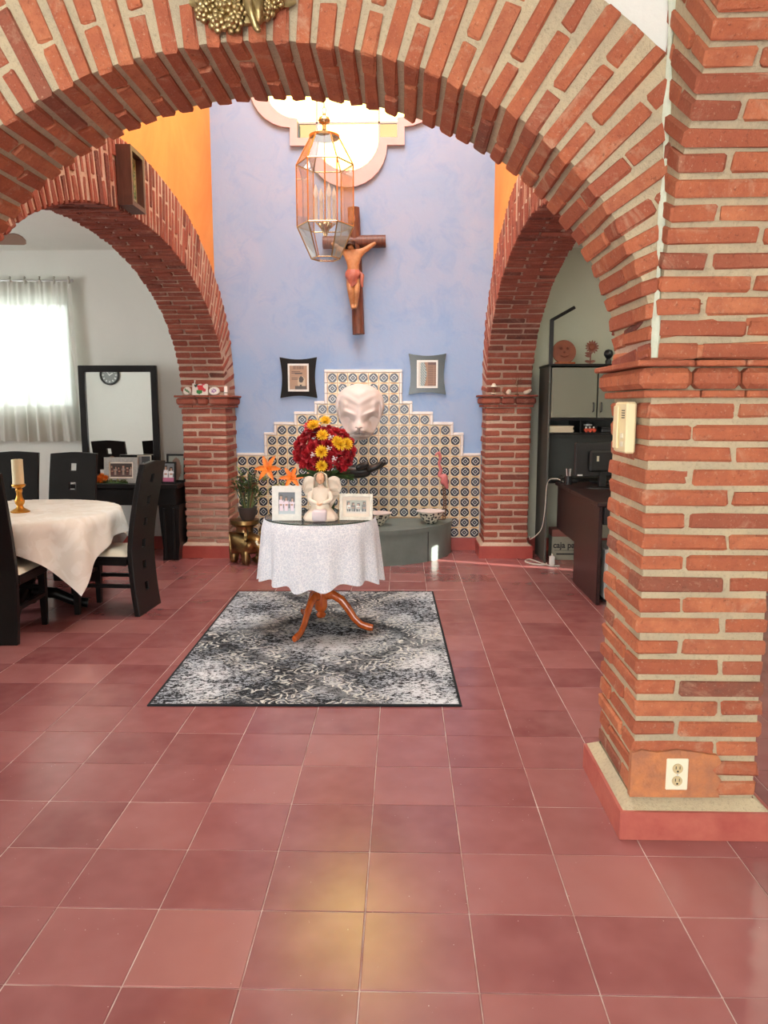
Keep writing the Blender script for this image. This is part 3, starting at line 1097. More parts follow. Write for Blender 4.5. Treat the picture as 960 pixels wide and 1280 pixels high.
TX, TY, TZT = -.53, 4.86, 0.752
tb = thing('pedestal_table', 'small round pedestal table of orange-brown wood standing on the rug', 'table', (TX, TY, 0.009))
b = MB(); b.lathe([(.0, .70), (.34, .70), (.352, .708), (.352, .728), (.345, .735), (0, .735)], 40)
b.build('table_top', MAT['orange_wood'], tb, 35)
b = MB(); b.lathe([(.0, .075), (.026, .078), (.034, .095), (.022, .115), (.036, .13), (.042, .15), (.042, .255), (.034, .275), (.026, .29), (.032, .32), (.048, .36), (.05, .42), (.03, .50), (.026, .60), (.05, .68), (.09, .70), (0, .70)], 24)
b.build('pedestal', MAT['orange_wood'], tb, 40)
for a in (-112, -12, 118):
    A = radians(a)
    b = MB()
    prof = [(0.03, .225), (.085, .232), (.14, .20), (.185, .145), (.225, .085), (.27, .045), (.325, .030), (.352, .028)]
    rad = [.030, .030, .029, .027, .025, .024, .026, .021]
    vs, fs = [], []
    for i, (rr, z) in enumerate(prof):
        w, hh = rad[i] * .72, rad[i]
        tt = Vector((prof[min(i + 1, 7)][0] - prof[max(i - 1, 0)][0], prof[min(i + 1, 7)][1] - prof[max(i - 1, 0)][1], 0)).normalized()
        for k in range(10):
            t = 2 * pi * k / 10
            lx, lz = -tt.y * hh * sin(t), tt.x * hh * sin(t)
            x, y, zz = rr + lx, w * cos(t), max(z + lz, .0)
            vs.append((x * cos(A) - y * sin(A), x * sin(A) + y * cos(A), zz))
    for i in range(7):
        for k in range(10):
            p, q = i * 10 + k, i * 10 + (k + 1) % 10
            fs.append((p, q, q + 10, p + 10))
    fs += [tuple(range(10)), tuple(range(70, 80))]
    b.add(vs, fs)
    b.build('leg', MAT['orange_wood'], tb, 50)

def round_cloth(u, v):
    a = 2 * pi * u
    if v < 0.3:
        t = v / 0.3
        return (.358 * t * cos(a), .358 * t * sin(a), .0025)
    t = (v - .3) / .7
    fold = .5 + .5 * cos(14 * a + .8 * sin(3 * a))
    r = .358 + .012 * min(1, t * 8) + t * (.004 + .046 * fold)
    drop = .365 + .018 * cos(4 * a + .5) + .022 * fold
    return (r * cos(a), r * sin(a), .0025 - drop * t - .006 * min(1, t * 8))
b = MB(); b.surf(round_cloth, 132, 20, True)
o = b.build('tablecloth', MAT['lace'], None, 60, (TX, TY, .7435))
tag(o, 'white lace cloth falling in folds round the pedestal table', 'tablecloth')
gt = thing('glass_table_top', 'clear round glass sheet over the white lace cloth', 'glass sheet', (TX, TY, .7475))
b = MB(); b.lathe([(0, .0005), (.352, .0005), (.352, .0060), (0, .0060)], 64); b.build('glass_disc', MAT['table_glass'], gt)
b = MB(); b.lathe([(.352, .0002), (.3535, .0002), (.3535, .0064), (.352, .0064), (.352, .0002)], 64); b.build('glass_rim', MAT['glass_edge'], gt)
SURF = .7541

def picture(name, label, cat, w, h, bw, mat, fn, loc, rz=0.0, tilt=-.14, depth=.016, mat_in=None, inner=0.0, nu=22, nv=26, group=None, easel=True):
    """a framed photo leaning back on its strut: local x right, front towards -y"""
    t = thing(name, label, cat, loc, rz, group)
    R = Matrix.Rotation(tilt, 4, 'X')
    b = MB()
    b.prism([(-w / 2, 0), (w / 2, 0), (w / 2, h), (-w / 2, h)], lambda u, v: R @ Vector((u, 0, v)), lambda u, v: R @ Vector((u, depth, v)),
            [[(-w / 2 + bw, bw), (w / 2 - bw, bw), (w / 2 - bw, h - bw), (-w / 2 + bw, h - bw)]])
    b.build('frame', mat, t)
    if inner:
        b = MB()
        q = bw - .004
        b.prism([(-w / 2 + q, q), (w / 2 - q, q), (w / 2 - q, h - q), (-w / 2 + q, h - q)], lambda u, v: R @ Vector((u, depth * .45, v)), lambda u, v: R @ Vector((u, depth * .6, v)),
                [[(-w / 2 + bw + inner, bw + inner), (w / 2 - bw - inner, bw + inner), (w / 2 - bw - inner, h - bw - inner), (-w / 2 + bw + inner, h - bw - inner)]])
        b.build('mat_board', mat_in, t)
    pw, ph = w - 2 * (bw + inner) + .004, h - 2 * (bw + inner) + .004
    print_sheet('photo', pw, ph, fn, nu, nv, t, R @ Vector((0, depth * .62, bw + inner - .002)), (tilt, 0, 0))
    b = MB(); b.prism([(-w / 2 + .003, .002), (w / 2 - .003, .002), (w / 2 - .003, h - .003), (-w / 2 + .003, h - .003)], lambda u, v: R @ Vector((u, depth * .8, v)), lambda u, v: R @ Vector((u, depth * 1.1, v)))
    b.build('backing', MAT['black_matte'], t)
    if easel:
        top = R @ Vector((0, depth, h * .55))
        b = MB(); b.prism([(-.02, 0), (.02, 0), (.012, 1), (-.012, 1)], lambda u, v: (u, depth + (h * .28) * (1 - v) + top.y * v, top.z * v), lambda u, v: (u, depth + .004 + (h * .28) * (1 - v) + top.y * v, top.z * v))
        b.build('strut', MAT['black_matte'], t)
    return t

def people(n, bgc, floorc, cloth, skin=(.45, .24, .16), hair=(.03, .02, .015), alt=None, wd=.8, legs=None):
    def fn(u, v):
        c = bgc if v > .28 else floorc
        k = u * n
        for q in range(n):
            cx = (q + .5 + .12 * sin(q * 5.1)) / n
            d = abs(u - cx) * n
            off = .06 * sin(q * 2.3 + 1)
            top = .62 + off
            wbody = wd * (.46 if v < .45 else .62 * max(.2, 1 - abs(v - .50) * 1.6))
            if d < wbody and .14 < v < top:
                c = alt if alt and q % 2 else cloth
                if legs and v < .36:
                    c = legs if d > .06 else bgc
                if d > wbody - .09:
                    c = tuple(x * .6 for x in c)
                if .40 < v < .48 and d < wbody * .6:
                    c = tuple(x * .85 for x in skin)
            if d < .24 * wd and top <= v < top + .16:
                c = skin
            if (d < .30 * wd and top + .12 <= v < top + .20) or (.20 * wd < d < .32 * wd and top - .04 < v < top + .16):
                c = hair
        return c
    return fn

picture('photo_frame', 'white photo frame with women in pale dresses beside the angel', 'photo frame', .182, .215, .040, MAT['white_frame'],
        people(3, (.06, .065, .085), (.38, .45, .50), (.70, .58, .66)), (-.716, 4.672, SURF), radians(3))
picture('photo_frame', 'silver photo frame with a group photo beside the angel', 'photo frame', .208, .165, .020, MAT['silver_frame'],
        people(4, (.34, .36, .30), (.62, .60, .54), (.68, .68, .62), alt=(.10, .09, .08), legs=(.04, .04, .05)), (-.288, 4.70, SURF), radians(-3), mat_in=MAT['figurine_cream'], inner=.022)

# angel
an = thing('angel_figurine', 'cream kneeling angel figurine with folded hands between two photo frames', 'figurine', (-.508, 4.72, SURF), 0)
def robe(u, v):
    a = 2 * pi * u
    prof = [(.100, 0.0, .070), (.106, .012, .078), (.098, .035, .074), (.080, .055, .070), (.064, .075, .055), (.054, .11, .040), (.056, .145, .036), (.060, .175, .034), (.052, .195, .032), (.022, .208, .022), (.016, .222, .018), (.0005, .226, .0005)]
    k = v * (len(prof) - 1)
    i = min(int(k), len(prof) - 2)
    f = k - i
    rx, z, ry = [prof[i][q] * (1 - f) + prof[i + 1][q] * f for q in range(3)]
    ru = 1 + .06 * sin(9 * a) * max(0, 1 - v * 1.8)
    yo = -.03 * max(0, 1 - v * 2.4)
    return (rx * cos(a) * ru, yo + ry * sin(a) * ru, z)
b = MB(); b.surf(robe, 40, 33, True); b.build('robe', MAT['figurine_cream'], an, 60)
b = MB(); b.box(-.045, .045, -.112, -.03, .0, .072, .012); b.build('kneeler', MAT['figurine_lilac'], an, 60)
hd = MB(); hd.ball((0, -.006, .258), (.027, .029, .035), 16, 12)
hd.tube([(0, -.034, .262), (0, -.040, .254), (0, -.034, .250)], [.003, .006, .004], 6)
hd.build('head', MAT['figurine_skin'], an, 60)
def hairfn(u, v):
    a = -pi * .16 + (pi * 1.32) * u
    z = .300 - .115 * v
    r = .004 + .034 * sqrt(min(1, v * 5)) + .010 * v + .002 * sin(a * 14)
    return (r * cos(a), .002 + r * sin(a) * 1.0, z)
b = MB(); b.surf(hairfn, 26, 10); b.build('hair', MAT['figurine_hair'], an, 60)
for s in (-1, 1):
    me = skin_mesh('arm', [(s * .052, 0, .180), (s * .070, -.030, .125), (s * .012, -.078, .108)], [(0, 1), (1, 2)], [.022, .018, .011], 1)
    link('arm', me, MAT['figurine_cream'], an)
    me = skin_mesh('hand', [(s * .016, -.076, .108), (s * .006, -.085, .104), (s * -.004, -.088, .098)], [(0, 1), (1, 2)], [.008, .008, .005], 1)
    link('hand', me, MAT['figurine_skin'], an)
    def wing(u, v, s=s):
        t = u
        zt = .205 + .062 * sin(pi * (t * .62 + .22)) - .10 * max(0, t - .8) ** 1.2 * 3
        zb = .02 + .11 * t
        x = .022 + .105 * (t ** .8) * (1 - .30 * (1 - v))
        z = zb + (zt - zb) * v
        y = .042 + .012 * sin(v * 24 + t * 5) * .35 + .02 * t
        return (s * x, y, z)
    b = MB(); b.surf(wing, 12, 26)
    n = len(b.v); b.add([(x, y + .010, z) for x, y, z in b.v[:n]], [tuple(reversed(f)) for f in b.f])
    b.build('wing', MAT['figurine_cream'], an, 60)

# flower arrangement
def petal_patch(mb, L, W, cup, curl, M, nu=3, nv=4):
    def fn(u, v):
        x = (u - .5) * W * (sin(pi * min(1, .18 + v * .78)) ** .7) * 1.0
        y = L * v
        z = cup * ((u - .5) ** 2) * 4 + curl * v * v
        return (x, y, z)
    mb.surf(fn, nu, nv, False, M)
def rose_mesh(R, seed):
    r = random.Random(seed)
    b = MB()
    for ring, (n, rad, tilt, L) in enumerate(((3, .05, 82, .62), (4, .18, 68, .66), (5, .34, 50, .68), (6, .50, 28, .66))):
        for k in range(n):
            a = 2 * pi * (k + ring * .37 + r.uniform(-.1, .1)) / n
            M = Matrix.Rotation(a, 4, 'Z') @ Matrix.Translation((0, rad * R * .8, -.1 * R * ring)) @ Matrix.Rotation(radians(tilt + r.uniform(-8, 8)), 4, 'X')
            petal_patch(b, L * R, L * R * 1.25, .10 * R, -.30 * R * (ring / 3), M)
    return b.mesh('rose', 60)
def mum_mesh(R, seed):
    r = random.Random(seed)
    b = MB()
    for ring, (n, tilt, L) in enumerate(((8, 70, .75), (12, 48, .85), (15, 26, .98), (16, 6, 1.0))):
        for k in range(n):
            a = 2 * pi * (k + ring * .5) / n + r.uniform(-.08, .08)
            M = Matrix.Rotation(a, 4, 'Z') @ Matrix.Translation((0, .08 * R, .02 * R * (3 - ring))) @ Matrix.Rotation(radians(tilt + r.uniform(-6, 6)), 4, 'X')
            petal_patch(b, L * R, .27 * R, .05 * R, .08 * R, M, 2, 3)
    return b.mesh('chrysanthemum', 60)
roses = [rose_mesh(.05, s) for s in range(4)]
mums = [mum_mesh(.038, s) for s in range(2)]
def facing(p, d, spin):
    q = Vector(d).to_track_quat('Z', 'Y')
    return Matrix.Translation(p) @ q.to_matrix().to_4x4() @ Matrix.Rotation(spin, 4, 'Z')
fa = thing('flower_arrangement', 'vase of dark red roses and yellow chrysanthemums behind the angel', 'flowers', (-.505, 4.99, SURF), 0)
b = MB(); b.lathe([(0, 0), (.05, 0), (.056, .02), (.062, .08), (.048, .16), (.036, .20), (.046, .225), (.042, .225), (.034, .20), (0, .19)], 24)
b.build('vase', MAT['leaf_green'], fa, 50)
yellow = [(.002, -.155, .505), (.000, -.205, .415), (-.002, -.190, .335), (.088, -.180, .470), (.138, -.135, .455), (-.055, -.10, .560), (.012, -.10, .585), (.104, -.18, .455)]
cen = Vector((-.005, 0, .41))
def put(me, name, mat, p, d, sc=1.0):
    o = link(name, me, mat, fa)
    o.matrix_local = facing(p, d, rnd.uniform(0, 6.28)) @ Matrix.Scale(sc, 4)
    return o
for p in yellow:
    d = (Vector(p) - cen + Vector((0, -.05, .05))).normalized()
    put(rnd.choice(mums), 'chrysanthemum', MAT['mum_yellow'], Vector(p) + d * .022, d, rnd.uniform(1.0, 1.15))
N = 74
for i in range(N):
    z = 1 - 2 * (i + .5) / N
    a = i * 2.39996
    rr = sqrt(1 - z * z)
    d = Vector((rr * cos(a), rr * sin(a), z))
    if d.z < -.72:
        continue
    p = cen + Vector((d.x * .188, d.y * .155, d.z * .150))
    if any((p - Vector(y)).length < .048 for y in yellow):
        continue
    put(rnd.choice(roses), 'rose', MAT['rose_red'], p, d, rnd.uniform(.70, 1.10))
put(roses[0], 'rose', MAT['rose_red'], (-.080, -.07, .585), Vector((-.2, -.6, 1)), 1.05)
for i in range(16):
    a = 2 * pi * i / 16 + .2
    b = MB()
    M = Matrix.Translation((.05 * cos(a), .05 * sin(a), .23)) @ Matrix.Rotation(a - pi / 2, 4, 'Z') @ Matrix.Rotation(radians(rnd.uniform(5, 50)), 4, 'X')
    petal_patch(b, .14, .06, .02, -.03, M)
    b.build('leaf', MAT['leaf_green'], fa, 60)
for i in range(7):
    a = i * .9
    b = MB(); b.tube([(0, 0, .15), (.05 * cos(a), .05 * sin(a), .28), (.11 * cos(a), .09 * sin(a), .40)], .004, 6); b.build('stem', MAT['leaf_green'], fa)
for p in ((.042, -.20, .440), (-.058, -.20, .400), (.075, -.19, .375), (.05, -.16, .51)):
    b = MB()
    for k in range(9):
        a = k * 2.4
        b.ball((p[0] + .012 * cos(a) * (k / 5), p[1] - .005, p[2] + .012 * sin(a) * (k / 5)), .005, 6, 4)
    o = b.build('filler_blossom', MAT['figurine_lilac'], fa); o['kind'] = 'stuff'

# ------------------------------------------------------------------ fountain at the rear wall
BX, BA, BBY = -.43, .925, .85
def half_ellipse(a, bb, n=40):
    return [(BX + a * cos(pi + pi * i / n), WALL - .024 + bb * sin(pi + pi * i / n)) for i in range(n + 1)]
ba = thing('fountain_basin', 'dark grey half-round stone basin against the tiled wall', 'basin', (0, 0, 0))
b = MB(); b.prism(half_ellipse(BA, BBY), lambda u, v: (u, v, 0), lambda u, v: (u, v, .285)); b.build('basin_wall', MAT['stone_grey'], ba, 30)
b = MB()
b.prism(half_ellipse(BA + .008, BBY + .008), lambda u, v: (u, v, .286), lambda u, v: (u, v, .328)); b.build('coping', MAT['stone_grey'], ba, 30)
for a in (pi + .55 * pi, pi + .30 * pi, pi + .76 * pi):
    x, y = BX + (BA + .001) * cos(a), WALL - .024 + (BBY + .001) * sin(a)
    b = MB(); b.box(-.003, .003, -.002, .004, .0, .285); b.build('joint', MAT['black_matte'], ba, None, (x, y, 0), (0, 0, atan2(BBY * sin(a), BA * cos(a)) + pi / 2))

def bowl(label, x, y, z, sc=1.0):
    t = thing('spotted_bowl', label, 'bowl', (x, y, z), rnd.uniform(0, 3), 'spotted bowls on the basin')
    b = MB(); b.lathe([(0, 0), (.05, 0), (.062, .012), (.095, .05), (.128, .105), (.135, .128), (.128, .128), (.09, .06), (.05, .03), (0, .026)], 32)
    b.v = [(p[0] * sc, p[1] * sc, p[2] * sc) for p in b.v]
    b.build('body', MAT['spotted'], t, 40)
    b = MB(); b.lathe([(.126, .126), (.150, .130), (.152, .136), (.128, .140), (.118, .134)], 32)
    b.v = [(p[0] * sc, p[1] * sc, p[2] * sc) for p in b.v]
    b.build('rim', MAT['bowl_rim'], t, 40)
bowl('black and white spotted bowl in front of the pink flamingo', .275, 7.33, .3285, .92)
bowl('black and white spotted bowl half hidden behind the silver photo frame', -.235, 7.20, .3285, .9)
bowl('black and white spotted bowl beside the plants on the basin', -1.135, 7.42, .3285, .9)

# flamingo
fl = thing('flamingo_figure', 'slim pink flamingo figure standing on the basin behind a spotted bowl', 'figurine', (.405, 7.56, .3285))
me = skin_mesh('body', [(0, 0, .40), (.012, 0, .45), (-.02, -.01, .50), (-.045, -.01, .56), (-.03, -.015, .62), (-.045, -.02, .675), (-.068, -.03, .665), (-.083, -.035, .640), (-.02, .0, .36), (-.045, 0, .44), (.03, 0, .36), (.045, 0, .31)],
               [(0, 1), (1, 9), (9, 2), (2, 3), (3, 4), (4, 5), (5, 6), (6, 7), (0, 10), (10, 11), (0, 8)],
               [.042, .040, .018, .015, .015, .022, .012, .006, .02, .026, .028, .010], 2)
link('body', me, MAT['flamingo_pink'], fl)
for s in (-1, 1):
    b = MB(); b.tube([(.005 + s * .010, s * .008, .36), (.02 + s * .010, s * .008, .18), (.012 + s * .012, s * .008, .008)], .006, 6); b.tube([(.012 + s * .012, s * .008, .006), (-.03 + s * .012, s * .010, .006)], .006, 6)
    b.build('leg', MAT['dry_brown'], fl, 50)

# white mask
mk = MB()
NU, NV = 72, 80
MW, MH = .245, .56
def halfw(t):
    if t < .40:
        return MW * sqrt(max(0, 1 - ((.40 - t) / .40) ** 2.3))
    q = (t - .40) / .60
    return MW * (1 - .62 * q ** 1.35) * sqrt(max(0, 1 - max(0, (q - .74) / .26) ** 2.2))
def gauss(x, z, cx, cz, sx, sz):
    return math.exp(-((x - cx) / sx) ** 2 - ((z - cz) / sz) ** 2)
def relief(x, t):
    """x in -1..1 of the half-width, t 0 top..1 chin -> height"""
    ax = abs(x)
    hgt = .05
    hgt += .110 * gauss(x, t, 0, .26, .90, .30)                      # domed skull
    hgt += .075 * gauss(x, t, 0, .60, .36 - .12 * t, .20)            # broad bridge
    hgt += .120 * gauss(x, t, 0, .80, .36, .12)                      # muzzle
    hgt += .050 * gauss(ax, t, .19, .825, .12, .055)                 # whisker pads
    hgt -= .030 * gauss(x, t, 0, .83, .030, .04)                     # cleft between them
    hgt += .046 * gauss(x, t, 0, .755, .17, .030)                    # wide nose pad
    hgt += .036 * gauss(ax, t, .40, .545 - .16 * (ax - .2), .22, .045)    # brow falling to the bridge
    hgt -= .075 * gauss(ax, t, .43, .630 - .22 * (ax - .35), .15, .036)   # slanted eye socket
    hgt += .028 * gauss(ax, t, .42, .628 - .22 * (ax - .35), .06, .016)
    hgt += .018 * gauss(ax, t, .62, .42, .10, .14)                   # temple ridge
    hgt -= .125 * gauss(ax, t, .62, .70, .20, .11)                   # hollow cheek
    hgt -= .040 * gauss(ax, t, .80, .45, .07, .12)                   # inside of the ear
    hgt += .050 * gauss(ax, t, .96, .48, .09, .20)                   # rounded ear rim
    hgt -= .105 * gauss(ax, t, .0, .880 + .04 * ax, .30, .015)                  # mouth
    hgt -= .040 * gauss(ax, t, .10, .772, .035, .014)                # nostril
    hgt += .075 * gauss(x, t, 0, .925, .18, .035)                    # lower jaw
    hgt += .004 * sin(t * 40 + ax * 10) * gauss(ax, t, .4, .30, .5, .16)
    return max(.02, hgt)
def mfn(u, v):
    t = v
    hw = max(halfw(t), .004)
    s = 2 * u - 1
    x = s * hw
    edge = max(0, 1 - abs(s) ** 5)
    te = min(1, t * 9, (1 - t) * 9)
    hg = relief(x / MW, t) * edge ** .6 * sqrt(max(te, 0))
    return (x, -hg, (1 - t) * MH)
mk.surf(mfn, NU, NV)
mk.add([(-.1, 0, .1), (.1, 0, .1), (.1, 0, .4), (-.1, 0, .4)], [(0, 1, 2, 3)])
o = mk.build('plaster_mask', MAT['plaster_white'], None, 70, (-.425, WALL - .0155, 1.115))
tag(o, 'white plaster big cat mask hung on the painted tiles', 'mask')

# black cupped hand under it
hs = thing('hand_sculpture', 'black carved open hand jutting from the tiles under the white mask', 'sculpture', (-.36, 7.50, .835))
me = skin_mesh('palm', [(-.30, 0, .01), (-.20, 0, -.01), (-.10, -.01, -.02), (0.0, -.02, -.015), (.055, -.02, .005)], [(0, 1), (1, 2), (2, 3), (3, 4)], [(.07, .06), (.085, .07), (.10, .075), (.095, .068), (.08, .05)], 2)
link('palm', me, MAT['black_stone'], hs)
for k, (y, L, cz) in enumerate(((-.095, .105, .06), (-.048, .135, .055), (0.0, .13, .05), (.042, .10, .045))):
    me = skin_mesh('finger', [(.02, y, -.005), (.065, y * 1.08, .02), (.065 + L * .5, y * 1.08, .035), (.065 + L, y * 1.03, cz + .03)], [(0, 1), (1, 2), (2, 3)], [.040, .036, .031, .022], 2)
    link('finger', me, MAT['black_stone'], hs)
me = skin_mesh('thumb', [(-.09, -.08, .01), (-.03, -.12, .045), (.04, -.125, .075)], [(0, 1), (1, 2)], [.045, .038, .026], 2)
link('thumb', me, MAT['black_stone'], hs)
b = MB(); b.tube([(-.22, .02, -.02), (-.20, .12, -.02), (-.20, .185, -.02)], [.05, .045, .05], 12); b.build('bracket', MAT['black_stone'], hs, 50)

# bronze elephant plant stand with pot and lilies
el = thing('elephant_stand', 'bronze elephant plant stand with a flat top beside the brick pillar', 'plant stand', (-1.46, 6.99, 0), radians(-42))
ev = [(-.10, 0, .235), (0, 0, .245), (.10, 0, .235), (.155, 0, .275), (.20, 0, .265), (.225, 0, .20), (.225, 0, .13), (.245, 0, .085),
      (-.10, -.062, .16), (-.10, -.066, .04), (-.10, .062, .16), (-.10, .066, .04), (.085, -.062, .16), (.09, -.066, .04), (.085, .062, .16), (.09, .066, .04), (-.155, 0, .22), (-.175, 0, .14)]
ee = [(0, 1), (1, 2), (2, 3), (3, 4), (4, 5), (5, 6), (6, 7), (0, 8), (8, 9), (0, 10), (10, 11), (2, 12), (12, 13), (2, 14), (14, 15), (0, 16), (16, 17)]
er = [.098, .105, .095, .072, .058, .034, .024, .018, .052, .040, .052, .040, .05, .040, .05, .040, .03, .010]
me = skin_mesh('body', ev, ee, er, 2, 1)
zmin = min(v.co.z for v in me.vertices)
for v in me.vertices:
    v.co.z = (v.co.z - zmin)
link('body', me, MAT['bronze'], el)
for s in (-1, 1):
    b = MB()
    def ear(u, v, s=s):
        a = 2 * pi * u
        return (.135 + .02 * v + .060 * v * cos(a) * .8, s * (.055 + .05 * v + .02 * v * cos(a)), .30 + .075 * v * sin(a))
    b.surf(ear, 20, 4, True)
    b.v += []
    n = len(b.v); b.add([(x - .012, y, z) for x, y, z in b.v[:n]], [tuple(reversed(f)) for f in b.f])
    b.build('ear', MAT['bronze'], el, 60)
    b = MB(); b.tube([(.21, s * .035, .235), (.245, s * .045, .205), (.275, s * .045, .215)], [.012, .009, .004], 8); b.build('tusk', MAT['ivory_light'], el, 50)
b = MB(); b.lathe([(0, .355), (.11, .355), (.135, .375), (.135, .395), (.135, .412), (0, .412)], 28, (-.01, 0, 0)); b.build('top_plate', MAT['bronze'], el, 40)
b = MB(); b.lathe([(.085, .30), (.080, .33), (.095, .36), (.06, .36)], 24, (-.01, 0, 0)); b.build('saddle', MAT['brass_dark'], el, 50)

pp = thing('potted_plant', 'dark pot of wispy green stems with orange lilies on the elephant stand', 'plant', (-1.43, 6.97, .413), 0)
b = MB(); b.lathe([(0, 0), (.055, 0), (.07, .03), (.085, .09), (.09, .12), (.08, .12), (.07, .09), (0, .09)], 22); b.build('pot', MAT['pot_dark'], pp, 40)
for i in range(44):
    a = rnd.uniform(0, 6.28)
    L = rnd.uniform(.12, .42)
    sp = rnd.uniform(.03, .15)
    p0 = Vector((.03 * cos(a), .03 * sin(a), .09))
    p2 = Vector((sp * cos(a), sp * sin(a) * .6, .09 + L))
    p1 = (p0 + p2) / 2 + Vector((.02 * cos(a + 1), .02 * sin(a + 1), .03))
    b = MB(); b.tube([p0, p1, p2], [.004, .003, .0015], 5)
    b.build('stem', MAT[rnd.choice(['leaf_pale', 'leaf_green', 'dry_brown', 'pot_dark'])], pp)
    for k in range(3):
        q = p1.lerp(p2, k / 3)
        b = MB()
        M = Matrix.Translation(q) @ Matrix.Rotation(rnd.uniform(0, 6.28), 4, 'Z') @ Matrix.Rotation(radians(rnd.uniform(10, 60)), 4, 'X')
        petal_patch(b, rnd.uniform(.04, .08), .028, .006, -.012, M, 2, 3)
        b.build('leaf', MAT[rnd.choice(['leaf_pale', 'leaf_green', 'dry_brown', 'leaf_green'])], pp, 60)
lm = MB()
for k in range(6):
    M = Matrix.Rotation(k * pi / 3 + (.1 if k % 2 else 0), 4, 'Z') @ Matrix.Rotation(radians(26), 4, 'X')
    petal_patch(lm, .125, .050, .012, -.055, M, 3, 5)
lm.ball((0, 0, .02), (.008, .008, .03), 6, 5)
lily = lm.mesh('lily', 60)
for (p, d, s) in (((.205, -.03, .475), (-.25, -.9, .35), .98), ((.405, .03, .385), (.2, -.85, .5), .85)):
    b = MB(); b.tube([(.02, 0, .10), (p[0] * .55, p[1] * .5, p[2] * .80), (p[0], p[1] + .02, p[2] - .01)], .004, 6); b.build('lily_stem', MAT['leaf_pale'], pp)
    o = link('lily', lily, MAT['lily_orange'], pp)
    o.matrix_local = facing(p, d, .5) @ Matrix.Scale(s, 4)
    for k in range(3):
        b = MB()
        q = Vector(p) * .8
        M = Matrix.Translation((q.x, q.y, q.z - .02)) @ Matrix.Rotation(k * 2.1, 4, 'Z') @ Matrix.Rotation(radians(40), 4, 'X')
        petal_patch(b, .09, .03, .006, -.02, M, 2, 3)
        b.build('leaf', MAT['leaf_pale'], pp, 60)

# ------------------------------------------------------------------ on the blue wall
def curved_frame(label, x, z, w, h, mat, fn, nu, nv):
    t = thing('wall_plaque', label, 'picture frame', (x, WALL - .001, z))
    def outline(w, h, c, n=10):
        pts = []
        for (x0, z0, x1, z1, nx, nz) in ((-w / 2, -h / 2, w / 2, -h / 2, 0, 1), (w / 2, -h / 2, w / 2, h / 2, -1, 0), (w / 2, h / 2, -w / 2, h / 2, 0, -1), (-w / 2, h / 2, -w / 2, -h / 2, 1, 0)):
            for i in range(n):
                f = i / n
                q = c * sin(pi * f)
                pts.append((x0 + (x1 - x0) * f + nx * q, z0 + (z1 - z0) * f + nz * q))
        return pts
    b = MB(); b.prism(outline(w, h, .022), lambda u, v: (u, -.022, v), lambda u, v: (u, 0, v)); b.build('board', mat, t, 30)
    b = MB(); b.prism([(-w * .28, -h * .34), (w * .28, -h * .34), (w * .28, h * .34), (-w * .28, h * .34)], lambda u, v: (u, -.031, v), lambda u, v: (u, -.0225, v)); b.build('mount', MAT['white_frame'], t)
    print_sheet('certificate', w * .47, h * .58, fn, nu, nv, t, (0, -.0316, -h * .29), (0, 0, 0))
    return t
def cert_a(u, v):
    c = (.36, .22, .13)
    if v > .86 and .2 < u < .8: c = (.14, .08, .05) if int(u * 30) % 2 else (.30, .18, .11)
    if .66 < v < .80 and .12 < u < .62 and int(v * 40) % 3 == 0: c = (.08, .04, .03)
    if .66 < v < .70 and .3 < u < .75: c = (.05, .03, .02)
    if .35 < v < .60 and .10 < u < .45 and int(v * 44) % 3 == 0: c = (.12, .07, .05)
    if ((u - .68) / .22) ** 2 + ((v - .30) / .26) ** 2 < 1: c = (.52, .40, .26)
    if ((u - .66) / .14) ** 2 + ((v - .42) / .13) ** 2 < 1: c = (.03, .02, .015)
    if v < .14 and .3 < u < .95: c = (.06, .035, .025)
    if v < .22 and abs(u - .62) < .06: c = (.05, .03, .02)
    return c
def cert_b(u, v):
    c = (.30, .17, .10)
    if u < .45 - .25 * (v - .5) ** 2 * 2:
        c = (.16, .24, .25) if (int(u * 22) + int(v * 26)) % 3 else (.46, .52, .50)
    if u < .12: c = (.55, .55, .50)
    if u > .52 and int(v * 34) % 2 == 0 and (u * 7) % 1 > .15 and v < .85: c = (.12, .06, .04)
    if u > .55 and v > .88: c = (.10, .05, .04)
    return c
curved_frame('black curved frame with a brown printed certificate showing a dark bird', -1.035, 1.735, .37, .40, MAT['fabric_black'], cert_a, 26, 34)
curved_frame('greenish black curved frame with a brown and teal certificate', .243, 1.768, .37, .40, simple('green_black', (.030, .040, .040), .22), cert_b, 26, 34)

# crucifix
cr = thing('crucifix', 'dark wooden crucifix with a carved figure on the blue wall', 'crucifix', (-.472, WALL - .001, 2.15))
def log(p0, p1, r, n=14):
    b = MB(); b.tube([p0, Vector(p0).lerp(Vector(p1), .33), Vector(p0).lerp(Vector(p1), .66), p1], [r, r * .97, r * 1.0, r * .97], n); return b
log((.040, -.064, 0), (-.004, -.064, 1.185), .060).build('upright', MAT['cross_wood'], cr, 50)
log((-.30, -.068, .865), (.305, -.068, .875), .060).build('crossbeam', MAT['cross_wood'], cr, 50)
b = MB()
b.surf(lambda u, v: (-.015 + (u - .5) * .052 * (1 + .25 * sin(v * 6)), -.136 - .004 * sin(u * 9), 1.045 + .10 * v), 6, 8); n = len(b.v)
b.add([(x, y + .01, z) for x, y, z in b.v[:n]], [tuple(reversed(f)) for f in b.f]); b.build('scroll', simple('scroll_wood', (.30, .12, .08), .5), cr, 60)
O = Vector((-.004, -.145, .34))
V = lambda x, y, z: tuple(O + Vector((x, y, z)))
